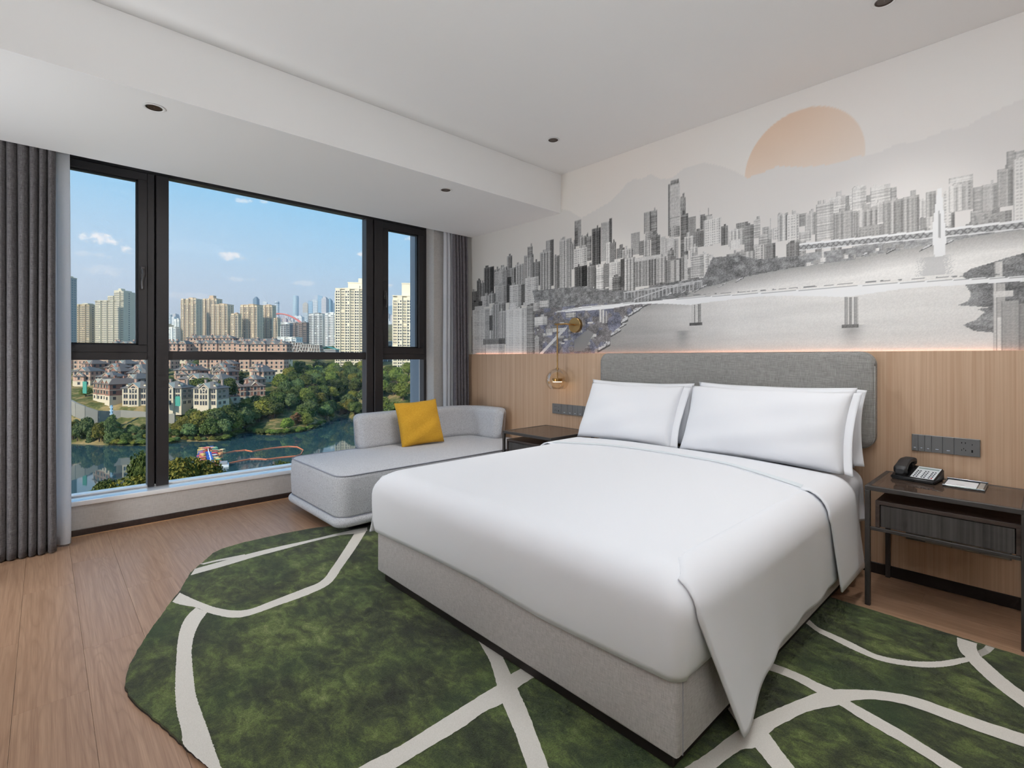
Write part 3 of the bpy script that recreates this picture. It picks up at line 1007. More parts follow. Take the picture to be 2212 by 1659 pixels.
SX0, SX1, SY0, SY1 = -4.30, -3.325, 1.475, 3.50
part('plinth', MB().prism(rplan(-4.19, -3.45, 1.60, 3.42, .06), .001, .075), SEAL_BLACK, sofa)
part('base_rail', cushion(SX0 - .012, SX1 + .018, SY0 - .018, SY1, .066, .135, .09, .034), SOFA_FABRIC, sofa, 180)
seat = part('seat', cushion(SX0, SX1, SY0, SY1, .128, .425, .10, .028, bulge=.006), SOFA_FABRIC, sofa, 180)
rp = rplan(SX0 + .006, SX1 - .006, SY0 + .006, SY1 - .006, .095)
part('piping', MB().tube([(x, y, .4225) for x, y in rp + rp[:1]], .0045, 6), PIPING, seat, 180)
rp = rplan(SX0 + .004, SX1 - .004, SY0 + .004, SY1 - .004, .095)
part('seam', MB().tube([(x, y, .133) for x, y in rp + rp[:1]], .004, 6), PIPING, seat, 180)

# curved back: runs along the window, turns the corner, ends as an arm by the oak panel
bp = [(-4.265, 2.05), (-4.29, 2.4), (-4.30, 2.8)] + [(-4.04 + .26 * math.cos(a), 3.12 + .26 * math.sin(a)) for a in [math.radians(180 - 90 * k / 10) for k in range(0, 11)]] + [(-3.92, 3.385), (-3.78, 3.375)]
bp = resample(catmull(bp, 6), 70)
bt, zb0, zb1 = .075, .415, .735
sect = []
for k in range(7):
    a = k / 6 * math.pi / 2
    sect.append((bt - .05 * (1 - math.sin(a)), zb0 + .05 * (1 - math.cos(a))))
sect += [(bt, .55), (bt, .64)]
for k in range(7):
    a = k / 6 * math.pi / 2
    sect.append((bt - .05 * (1 - math.cos(a)), zb1 - .05 * (1 - math.sin(a))))
sect = sect + [(-a, z) for a, z in sect[::-1]]
mb = MB()
vs, fs = [], []
ns = len(sect)
N = len(bp)
def endscale(i):
    d = min(i, N - 1 - i) / (N - 1) * 2.2      # metres from the end, roughly
    return min(1.0, (1 - (1 - min(1, d / .11)) ** 2.4) ** .5) if d < .11 else 1.0
for i in range(N):
    t = bp[min(i + 1, N - 1)] - bp[max(i - 1, 0)]
    t /= np.linalg.norm(t)
    nrm = np.array((t[1], -t[0]))
    e = max(.02, endscale(i))
    for a, z in sect:
        zc = (zb0 + zb1) / 2
        lean = .10 * (z - zb0)
        ez = .60 + .40 * e
        vs.append((bp[i][0] - nrm[0] * (lean - a * e), bp[i][1] - nrm[1] * (lean - a * e), zc + (z - zc) * ez))
for i in range(N - 1):
    fs += [(i * ns + k, i * ns + (k + 1) % ns, (i + 1) * ns + (k + 1) % ns, (i + 1) * ns + k) for k in range(ns)]
fs.append(tuple(range(ns)))
fs.append(tuple((N - 1) * ns + k for k in range(ns - 1, -1, -1)))
back = part('backrest', mb.add(vs, fs), SOFA_FABRIC, sofa, 180)
pp = []
for i in range(2, N - 2):
    t = bp[min(i + 1, N - 1)] - bp[max(i - 1, 0)]
    t /= np.linalg.norm(t)
    nrm = np.array((t[1], -t[0]))
    e = max(.02, endscale(i))
    pp.append((bp[i][0] - nrm[0] * (.032 + .066 * e), bp[i][1] - nrm[1] * (.032 + .066 * e), (zb0 + zb1) / 2 + (.145 if 1 else 0) * (.6 + .4 * e)))
part('piping', MB().tube(pp, .004, 6), PIPING, back, 180)

pillow('throw_pillow', 'mustard yellow square throw pillow leaning on the grey chaise back', 'cushion', .43, .43, .15, (-4.00, 2.60, .43), math.radians(19), mat=YELLOW, seed=23, rotz=math.radians(82), roll=math.radians(-3), puff=3.0)

# ------------------------------------------------------------------ nightstands
GLASS_TOP = plain('brown_tinted_glass', srgb(62, 48, 42), .05, 0, .6)
def smoke_glass():
    m = bpy.data.materials.new('smoked_glass_top')
    m.use_nodes = True
    n = NT(m.node_tree)
    fr_ = n.n('Fresnel', {'IOR': 1.5}).outputs[0]
    d = n.n('BsdfDiffuse', {'Color': srgb(122, 102, 90)})
    t = n.n('BsdfTransparent', {'Color': (.66, .55, .49, 1)})
    a = n.n('MixShader', {0: .55, 1: d.outputs[0], 2: t.outputs[0]})
    g = n.n('BsdfGlossy', {'Roughness': .02})
    x = n.n('MixShader', {0: n.math('MULTIPLY', fr_, 1.0, clamp=True), 1: a.outputs[0], 2: g.outputs[0]})
    n.n('OutputMaterial', {0: x.outputs[0]})
    return m
SMOKE = smoke_glass()


def nightstand(label, x0, x1, y0, y1, H=.603, drawer=True):
    t = thing('nightstand', label, 'nightstand', ((x0 + x1) / 2, (y0 + y1) / 2, 0))
    b = .022
    for x in (x0, x1 - b):
        for yy in (y0, y1 - b):
            part('leg', MB().rbox(x, x + b, yy, yy + b, 0.0005, H - b, .0015, 1), BLACK_METAL, t)
    f = MB()
    f.rbox(x0, x1, y0, y0 + b, H - b, H, .0015, 1).rbox(x0, x1, y1 - b, y1, H - b, H, .0015, 1)
    f.rbox(x0, x0 + b, y0 + b, y1 - b, H - b, H, .0015, 1).rbox(x1 - b, x1, y0 + b, y1 - b, H - b, H, .0015, 1)
    part('top_frame', f, BLACK_METAL, t)
    part('glass_top', MB().box(x0 + b, x1 - b, y0 + b, y1 - b, H - .008, H - .001), SMOKE, t)
    part('rail', MB().rbox(x0 + b, x1 - b, y0 + .004, y0 + .018, .383, .399, .001, 1), BLACK_METAL, t)
    part('rail', MB().rbox(x0 + b, x1 - b, y1 - .018, y1 - .004, .383, .399, .001, 1), BLACK_METAL, t)
    if drawer:
        a0, a1, c0, c1 = x0 + .042, x1 - .02, y0 + .012, y1 - .015
        bx = MB()
        w = .018
        bx.rbox(a0, a1, c0, c1, .533 - w, .533, .001, 1)
        bx.rbox(a0, a0 + w, c0, c1, .40, .533 - w, .001, 1).rbox(a1 - w, a1, c0, c1, .40, .533 - w, .001, 1)
        bx.box(a0 + w, a1 - w, c0 + .02, c1, .40, .412).box(a0 + w, a1 - w, c1 - w, c1, .41, .515)
        cab = part('cabinet', bx, DARK_WOOD_TOP, t)
        part('drawer', MB().rbox(a0 + w + .003, a1 - w - .003, c0 + .004, c0 + .03, .404, .512, .001, 1), DARK_WOOD, t)
    return t


nightstand('dark metal and glass nightstand carrying the telephone', -.64, -.062, 3.037, 3.522)
nightstand('dark metal and glass nightstand between the chaise and the bed', -3.30, -2.72, 2.96, 3.522)

# telephone
ph = thing('telephone', 'black desk telephone with white keypad on the nightstand', 'telephone', (-.50, 3.385, .602))
pr = MB()
pr.vprism([(0, 0), (.205, 0), (.205, .012), (.2, .018), (0, .018)], 0, .16)
def ph_local(mb, rz=math.radians(-7)):
    """local: x right, y away, z up, origin at the front left corner of the phone"""
    c, s_ = math.cos(rz), math.sin(rz)
    mb.v = [(-.585 + .88 * x * c - y * s_, 3.318 + .88 * x * s_ + y * c, .6035 + z) for x, y, z in mb.v]
    return mb
slope = .045 / .17
bm_ = MB().add([(0, 0, 0), (.212, 0, 0), (.212, .17, 0), (0, .17, 0), (0, 0, .018), (.212, 0, .018), (.212, .17, .06), (0, .17, .06)], [(0, 3, 2, 1), (4, 5, 6, 7), (0, 1, 5, 4), (1, 2, 6, 5), (2, 3, 7, 6), (3, 0, 4, 7)])
bmx = bmesh.new()
me = bm_.mesh('t', BLACK_PLASTIC)
bmx.from_mesh(me)
bmesh.ops.bevel(bmx, geom=bmx.edges[:], offset=.006, segments=3, affect='EDGES')
body = part('body', ph_local(MB().bm(bmx)), BLACK_PLASTIC, ph, 40)
def tz(y):
    return .018 + .042 * y / .17
face = MB().add([(.094, .012, tz(.012) + .0012), (.204, .012, tz(.012) + .0012), (.204, .158, tz(.158) + .0012), (.094, .158, tz(.158) + .0012)], [(0, 1, 2, 3)])
face.add([(x, y, z - .003) for x, y, z in face.v], [(3, 2, 1, 0)])
part('face_plate', ph_local(face), plain('white_face_plate', srgb(222, 228, 232), .4), body)
dsp = MB().add([(.100, .128, tz(.128) + .0018), (.198, .128, tz(.128) + .0018), (.198, .142, tz(.142) + .0018), (.100, .142, tz(.142) + .0018)], [(0, 1, 2, 3)])
part('name_strip', ph_local(dsp), plain('grey_green_strip', srgb(140, 160, 158), .4), body)
KEY = plain('dark_key', srgb(22, 24, 40), .4)
RED = plain('red_key', srgb(190, 30, 40), .4)
for gx in range(3):
    for cx_ in range(2 if gx != 1 else 2):
        for ky in range(5):
            kx = .108 + gx * .034 + cx_ * .013 + (0.002 if gx else 0)
            yy = .026 + ky * .0185
            z = tz(yy)
            part('key', ph_local(MB().lathe([(.0046, 0), (.0046, .0028), (.0036, .0036), (.0002, .0036)], (kx, yy, z), 8)), RED if (gx == 2 and cx_ == 1 and ky == 0) else KEY, body)
# handset lying on the cradle at the left
hs = MB()
def hs_fn(u, v):
    y = .002 + .175 * u
    e = abs(2 * u - 1)
    wid = .030 + .006 * e ** 3
    hgt = .010 + .012 * max(0, (e - .5) / .5)
    if u in (0.0, 1.0):
        wid *= .6
        hgt *= .5
    a = 2 * math.pi * v
    zc = .046 + .034 * u + .028 * math.cos((2 * u - 1) * math.pi / 2)
    return (.047 + wid * math.copysign(abs(math.cos(a)) ** .5, math.cos(a)), y, zc - .002 + hgt * math.copysign(abs(math.sin(a)) ** .5, math.sin(a)))
hsm = MB()
nu_, nv_ = 20, 17
hsm.grid(lambda u, v: hs_fn(v, u), nv_ - 1, nu_, closeu=True)
hsm.f.append(tuple(range(nv_ - 1)))
hsm.mi.append(0)
hsm.f.append(tuple((nu_ - 1) * (nv_ - 1) + k for k in range(nv_ - 1)))
hsm.mi.append(0)
part('handset', ph_local(hsm), plain('matt_black_handset', srgb(44, 44, 46), .45), ph, 60)
part('cradle', ph_local(MB().rbox(.02, .074, .012, .045, .018, .046, .004, 2)), BLACK_PLASTIC, ph, 40)
part('cradle', ph_local(MB().rbox(.02, .074, .13, .165, .04, .072, .004, 2)), BLACK_PLASTIC, ph, 40)
part('rear_foot', ph_local(MB().rbox(.02, .17, .13, .162, 0, .045, .004, 1)), BLACK_PLASTIC, ph)

# notepad tray
pad = thing('notepad_tray', 'grey tray holding a white notepad beside the telephone', 'tray', (-.300, 3.42, .602))
STEEL = plain('blue_grey_tray', srgb(120, 128, 134), .25, .7)
c8, s8 = math.cos(.03), math.sin(.03)
tr = MB().rbox(-.372, -.214, 3.315, 3.505, .603, .607, .001, 1)
tr.rbox(-.372, -.214, 3.495, 3.505, .607, .616, .001, 1).rbox(-.372, -.214, 3.315, 3.319, .607, .611, .001, 1).rbox(-.372, -.368, 3.319, 3.495, .607, .611, .001, 1).rbox(-.218, -.214, 3.319, 3.495, .607, .611, .001, 1)
part('tray', tr, STEEL, pad)
part('paper', MB().rbox(-.364, -.246, 3.325, 3.470, .6072, .6105, .0006, 1), plain('white_paper', srgb(236, 238, 242), .8), pad)
part('printed_line', MB().box(-.323, -.293, 3.365, 3.368, .6105, .6107), plain('grey_print', srgb(120, 120, 125), .8), pad)
part('pen_rest', MB().rbox(-.242, -.222, 3.325, 3.490, .607, .6095, .0006, 1), plain('warm_grey_card', srgb(170, 165, 158), .6), pad)

# ------------------------------------------------------------------ switch and socket panels
def switch_panel(label, x0, x1, z0, z1, cells, socket, mirror=False):
    """cells: widths of the switch keys, socket: width of the socket module"""
    t = thing('switch_panel', label, 'switch panel', ((x0 + x1) / 2, YH, z0))
    part('plate', MB().rbox(x0, x1, YH - .009, YH + .0005, z0, z1, .0015, 1), GREY_SWITCH, t)
    LEDW = plain('white_indicator', srgb(200, 215, 235), .4, emit=(.8, .9, 1, 1), estr=.5)
    x = x0 if not mirror else x0 + socket
    for w in cells:
        k = part('key', MB().rbox(x + .0008, x + w - .0008, YH - .0125, YH - .0085, z0 + .0008, z1 - .0008, .001, 1), GREY_SWITCH2, t)
        part('indicator', MB().box(x + w * .36, x + w * .64, YH - .0129, YH - .0122, z0 + .018, z0 + .0195), LEDW, k)
        x += w
    sx = x0 if mirror else x1 - socket
    m = part('socket_module', MB().rbox(sx + .0008, sx + socket - .0008, YH - .0125, YH - .0085, z0 + .0008, z1 - .0008, .001, 1), GREY_SWITCH2, t)
    zc = (z0 + z1) / 2
    for dx, dz, w, h in ((.30, .022, .0035, .008), (.44, .022, .0035, .008), (.30, -.016, .003, .007), (.45, -.016, .003, .007), (.375, -.008, .003, .007), (.70, .016, .003, .007), (.70, -.018, .007, .014)):
        part('slot', MB().box(sx + socket * dx - w / 2, sx + socket * dx + w / 2, YH - .0129, YH - .0122, zc + dz - h / 2, zc + dz + h / 2), HOLE, m)
    return t


switch_panel('grey switch and socket panel above the telephone', -.524, -.245, .735, .826, [.0285, .0285, .0285, .046, .046], .1015)
switch_panel('grey switch and socket panel under the brass sconce, partly behind a pillow', -3.215, -2.70, .722, .815, [.075, .06, .06, .06, .06, .085], .115, True)
lowp = thing('socket_panel', 'low grey socket panel on the oak wall under the nightstand', 'socket panel', (-.33, YH, .238))
part('plate', MB().rbox(-.55, -.13, YH - .010, YH + .0005, .238, .33, .0015, 1), GREY_SWITCH, lowp)
for k in range(3):
    m = part('socket_module', MB().rbox(-.465 + k * .11, -.357 + k * .11, YH - .014, YH - .0095, .240, .328, .001, 1), plain('pale_grey_key', srgb(150, 146, 138), .4), lowp)
    for dx in (.03, .078):
        part('slot', MB().box(-.465 + k * .11 + dx - .002, -.465 + k * .11 + dx + .002, YH - .0145, YH - .0138, .30, .312), HOLE, m)

# ------------------------------------------------------------------ brass wall sconce with a glass globe
sc = thing('wall_sconce', 'brass wall sconce with a hanging clear glass globe', 'wall lamp', (-2.945, YM, 1.0))
part('back_plate', MB().lathe([(.0005, -.036), (.066, -.036), (.068, -.034), (.068, -.002), (.066, 0), (.0005, 0)], (-2.945, YM - .001, 1.543), 40, 'y'), BRASS, sc, 40)
arm_y = 3.42
part('arm', MB().tube([(-2.945, YM - .03, 1.545), (-2.945, arm_y + .02, 1.548), (-2.962, arm_y, 1.55), (-3.09, arm_y, 1.553)], .0075, 10), BRASS, sc, 60)
part('rod', MB().cyl((-3.062, arm_y, 1.553), (-3.062, arm_y, 1.09), .0065, 10), BRASS, sc, 60)
gl = MB()
gc = (-3.062, arm_y, 1.045)
gr = .106
prof_ = [(gr * math.sin(a), gr * math.cos(a)) for a in [math.radians(6 + 132 * k / 22) for k in range(23)]]
gl.lathe(prof_, gc, 40)
AMBER = glass('pale_amber_glass', (.98, .93, .84, 1), .4)
shade = part('globe', gl, AMBER, sc, 180)
part('rim', MB().tube([(gc[0] + prof_[-1][0] * math.cos(t), gc[1] + prof_[-1][0] * math.sin(t), gc[2] + prof_[-1][1]) for t in [2 * math.pi * k / 40 for k in range(41)]], .0022, 6), AMBER, shade, 180)
part('cap', MB().lathe([(.001, .052), (.012, .05), (.014, .045), (.014, .03), (.001, .028)], (gc[0], gc[1], gc[2] + .06), 18), BRASS, sc, 50)
part('lamp_head', MB().lathe([(.001, .014), (.044, .014), (.046, .012), (.046, -.012), (.044, -.014), (.001, -.014)], (gc[0], gc[1], gc[2] + .0), 30), BRASS, sc, 40)
part('stem', MB().cyl((gc[0], gc[1], gc[2] + .01), (gc[0], gc[1], gc[2] + .09), .005, 8), BRASS, sc, 60)
part('diffuser', MB().lathe([(.043, 0), (.041, -.005), (.001, -.006)], (gc[0], gc[1], gc[2] - .0142), 30), plain('lit_diffuser', (1, .9, .75, 1), .5, emit=(1, .72, .42, 1), estr=6.0), sc, 60)

# ------------------------------------------------------------------ the printed wall mural: city skyline over a river
MURAL_BACK = [(-4.385,-4.318,1.825,2.11,0.45,1),(-4.475,-4.385,1.783,1.996,0.42,0),(-4.326,-4.267,1.914,2.076,0.5,0),(-3.89,-3.804,1.997,2.311,0.56,1),
 (-4.105,-4.003,2.018,2.198,0.62,1),(-4.003,-3.884,2.007,2.206,0.7,1),(-3.884,-3.756,1.994,2.181,0.6,1),(-3.756,-3.633,1.981,2.203,0.72,1),(-3.627,-3.496,1.984,2.277,0.72,1),
 (-3.579,-3.511,2.25,2.359,0.6,2),(-3.496,-3.41,1.956,2.195,0.5,0),(-3.326,-3.276,1.94,2.38,0.68,3),(-3.276,-3.224,1.935,2.379,0.42,3),(-3.408,-3.26,1.895,2.276,0.72,1),
 (-3.222,-3.158,1.904,2.214,0.6,1),(-3.019,-2.955,2.061,2.299,0.7,1),(-3.158,-3.009,1.902,2.354,0.74,1),(-4.267,-4.098,1.922,2.238,0.42,1),(-3.963,-3.819,2.001,2.089,0.28,3),
 (-4.084,-3.89,1.976,2.172,0.68,0),(-4.071,-3.894,1.824,2.011,0.66,0),(-3.897,-3.845,1.824,2.012,0.33,3),(-3.851,-3.675,1.772,2.001,0.76,0),(-3.675,-3.621,1.781,1.989,0.42,3),
 (-3.621,-3.427,1.788,2.046,0.78,0),(-2.97,-2.896,2.262,2.494,0.64,3),(-2.97,-2.931,2.265,2.436,0.45,2),(-2.911,-2.838,2.229,2.343,0.68,1),(-2.838,-2.778,2.11,2.332,0.55,2),
 (-2.77,-2.675,2.063,2.387,0.42,1),(-2.668,-2.583,2.085,2.421,0.72,3),(-2.587,-2.557,2.232,2.439,0.42,3),(-2.368,-2.282,2.092,2.274,0.68,3),(-2.241,-2.186,2.248,2.426,0.68,3),
 (-2.182,-2.126,2.232,2.424,0.62,2),(-2.187,-2.182,2.243,2.425,0.42,3),(-2.029,-2.016,2.193,2.599,0.55,3),(-2.018,-1.928,2.174,2.592,0.78,3),(-2.009,-1.939,2.582,2.618,0.55,2),
 (-2.018,-1.928,2.441,2.445,0.5,3),(-2.018,-1.928,2.327,2.331,0.5,3),(-2.018,-1.928,2.174,2.256,0.64,0),(-1.931,-1.88,2.34,2.468,0.58,0),(-1.925,-1.86,1.992,2.338,0.47,2),
 (-1.865,-1.799,2.109,2.305,0.6,3),(-1.773,-1.729,2.194,2.303,0.48,1),(-1.773,-1.768,2.198,2.342,0.8,3),(-1.709,-1.702,2.284,2.343,0.55,3),(-1.729,-1.678,2.225,2.293,0.55,0),
 (-2.285,-2.247,2.083,2.198,0.5,0),(-2.247,-2.186,2.065,2.2,0.76,1),(-2.235,-2.18,2.193,2.263,0.68,0),(-2.18,-2.12,2.055,2.231,0.5,2),(-2.126,-2.096,2.05,2.219,0.45,2),
 (-2.093,-2.049,2.054,2.196,0.8,3),(-2.047,-1.981,2.009,2.181,0.82,3),(-1.981,-1.942,2.002,2.161,0.74,1),(-2.035,-1.981,1.998,2.081,0.55,2),(-2.978,-2.823,2.069,2.239,0.78,0),
 (-2.618,-2.573,2.058,2.242,0.84,1),(-2.573,-2.514,2.062,2.233,0.5,0),(-2.507,-2.427,2.085,2.17,0.5,0),(-2.453,-2.348,2.064,2.154,0.74,1),(-1.817,-1.739,2.07,2.189,0.5,1),
 (-1.895,-1.817,2.057,2.163,0.82,1),(-1.849,-1.786,1.981,2.076,0.82,1),(-1.739,-1.671,2.063,2.259,0.86,0),(-1.925,-1.865,1.845,2.018,0.55,1),(-1.844,-1.739,1.843,2.012,0.74,2),
 (-1.898,-1.865,1.838,2.026,0.82,3),(-2.97,-2.827,1.887,2.075,0.36,1),(-2.827,-2.726,1.874,2.064,0.55,1),(-2.726,-2.643,1.83,2.04,0.86,2),(-2.643,-2.583,1.857,2.06,0.5,0),
 (-2.59,-2.467,1.934,2.06,0.78,0),(-2.548,-2.457,1.761,1.937,0.5,2),(-2.59,-2.548,1.773,1.933,0.82,0),(-2.467,-2.427,1.84,2.077,0.37,3),(-2.43,-2.329,1.8,2.078,0.74,1),
 (-2.329,-2.132,1.829,2.045,0.68,1),(-2.335,-2.044,2.034,2.063,0.82,3),(-2.132,-2.044,1.84,2.041,0.76,1),(-2.044,-1.92,1.829,2.01,0.5,1),(-2.009,-1.975,1.83,2.001,0.74,3),
 (-1.964,-1.934,1.836,2.0,0.78,3),(-1.736,-1.611,2.073,2.259,0.84,0),(-1.609,-1.56,2.053,2.19,0.44,1),(-1.502,-1.424,2.132,2.187,0.5,0),(-1.557,-1.448,2.034,2.149,0.8,1),
 (-1.547,-1.473,2.011,2.076,0.92,3),(-1.386,-1.34,2.065,2.191,0.74,2),(-1.448,-1.382,1.981,2.162,0.5,2),(-1.326,-1.285,2.065,2.127,0.62,0),(-1.349,-1.285,2.014,2.081,0.72,2),
 (-1.28,-1.273,2.041,2.179,0.74,3),(-1.294,-1.262,2.041,2.107,0.74,3),(-1.258,-1.231,2.035,2.111,0.77,0),(-1.231,-1.17,2.018,2.196,0.76,1),(-1.175,-1.099,2.007,2.178,0.84,0),
 (-1.099,-1.057,2.088,2.17,0.52,2),(-1.066,-1.005,2.026,2.166,0.74,1),(-1.099,-1.033,1.991,2.054,0.77,2),(-0.855,-0.829,2.164,2.229,0.55,3),(-0.935,-0.848,2.122,2.236,0.86,2),
 (-1.005,-0.908,1.981,2.211,0.78,2),(-0.829,-0.767,2.018,2.257,0.88,2),(-0.908,-0.779,1.97,2.138,0.64,1),(-0.74,-0.72,2.161,2.207,0.57,3),(-0.814,-0.743,2.102,2.265,0.88,2),
 (-0.72,-0.627,2.139,2.248,0.88,2),(-0.627,-0.596,2.143,2.224,0.57,2),(-0.72,-0.66,2.034,2.152,0.84,1),(-0.814,-0.79,1.976,2.13,0.62,1),(-0.79,-0.686,1.987,2.126,0.68,1),
 (-0.778,-0.759,2.021,2.128,0.84,3),(-0.657,-0.566,1.96,2.148,0.64,1),(-0.566,-0.494,1.954,2.155,0.62,1),(-0.494,-0.463,2.027,2.13,0.8,1),(-0.467,-0.423,2.02,2.157,0.62,1),
 (-0.467,-0.43,1.969,2.021,0.8,1),(-0.786,-0.66,1.957,2.026,0.52,0),(-0.49,-0.467,1.962,2.022,0.52,3),(-0.397,-0.362,1.956,2.15,0.8,0),(-0.353,-0.273,2.026,2.183,0.64,0),
 (-0.369,-0.306,2.031,2.168,0.8,1),(-0.372,-0.273,2.181,2.21,0.87,2),(-0.273,-0.24,2.014,2.136,0.57,2),(-0.24,-0.184,2.004,2.141,0.7,1),(-0.184,-0.12,2.011,2.205,0.6,1),
 (-0.15,-0.12,2.2,2.286,0.6,2),(-0.12,-0.065,2.243,2.281,0.72,2),(-0.125,-0.065,1.933,2.243,0.87,0)]
MURAL_FRONT = [(-4.326,-4.182,1.808,1.928,0.72,0),(-4.189,-4.071,1.835,1.944,0.62,1),(-4.475,-4.296,1.771,1.874,0.36,0),(-4.175,-4.119,1.545,1.709,0.4,3),
 (-4.119,-3.91,1.442,1.826,0.64,1),(-4.475,-4.175,1.273,1.785,0.78,0),(-4.43,-4.267,1.778,1.825,0.8,3),(-4.01,-3.91,1.432,1.742,0.74,1),(-3.596,-3.484,1.279,1.764,0.64,2),
 (-3.91,-3.596,1.271,1.75,0.88,0),(-3.845,-3.756,1.749,1.81,0.87,3),(-3.645,-3.596,1.766,1.808,0.82,3),(-4.282,-3.91,1.39,1.453,0.5,0),(-4.239,-3.923,1.272,1.394,0.9,4),
 (-3.502,-3.421,1.709,1.791,0.72,0),(-3.421,-3.287,1.742,1.803,0.82,2),(-3.484,-3.315,1.565,1.647,0.88,2),(-3.244,-3.086,1.491,1.526,0.82,3),(-3.331,-3.244,1.487,1.528,0.74,3),
 (-3.075,-2.955,1.616,1.663,0.78,2),(-3.479,-3.421,1.278,1.452,0.7,0)]
MURAL_POSTS = [(-1.832,-1.818,1.496,1.642,0.88,3),(-1.815,-1.804,1.506,1.641,0.62,3),(-1.802,-1.788,1.495,1.64,0.88,3),(-1.784,-1.763,1.507,1.648,0.6,3),
 (-1.854,-1.752,1.488,1.509,0.3,3),(-0.852,-0.838,1.449,1.615,0.6,3),(-0.838,-0.831,1.449,1.614,0.85,3),(-0.828,-0.812,1.448,1.613,0.5,3),(-0.802,-0.79,1.45,1.613,0.55,3),
 (-0.79,-0.779,1.449,1.612,0.8,3),(-0.867,-0.777,1.429,1.448,0.3,3),(-2.69,-2.67,1.557,1.667,0.88,3),(-2.66,-2.64,1.548,1.665,0.86,3),(-2.625,-2.606,1.546,1.65,0.8,3),
 (-0.974,-0.961,1.863,1.935,0.85,3),(-0.987,-0.953,1.846,1.872,0.88,3),(-0.195,-0.164,1.655,1.738,0.8,3),(-0.196,-0.188,1.255,1.629,0.85,3),(-0.188,-0.157,1.255,1.626,0.62,3),
 (-0.2,-0.124,1.557,1.588,0.85,3),(-0.186,-0.171,1.255,1.455,0.85,3),(-0.169,-0.108,1.255,1.534,0.55,3),(-0.108,-0.06,1.255,1.518,0.42,3)]
MURAL_BOATS = [(-2.64,1.346,0.068,0.04),(-2.519,1.463,0.056,0.028),(-2.431,1.56,0.036,0.039),(-2.445,1.518,0.032,0.019),(-2.336,1.624,0.061,0.027),(-2.249,1.663,0.043,0.015),
 (-2.018,1.739,0.027,0.011),(-1.906,1.743,0.023,0.007),(-1.759,1.764,0.05,0.01),(-1.603,1.768,0.033,0.007),(-1.479,1.793,0.029,0.01),(-0.467,1.855,0.028,0.01),
 (-0.37,1.869,0.017,0.01),(-0.622,1.861,0.021,0.008),(-0.749,1.861,0.018,0.008)]
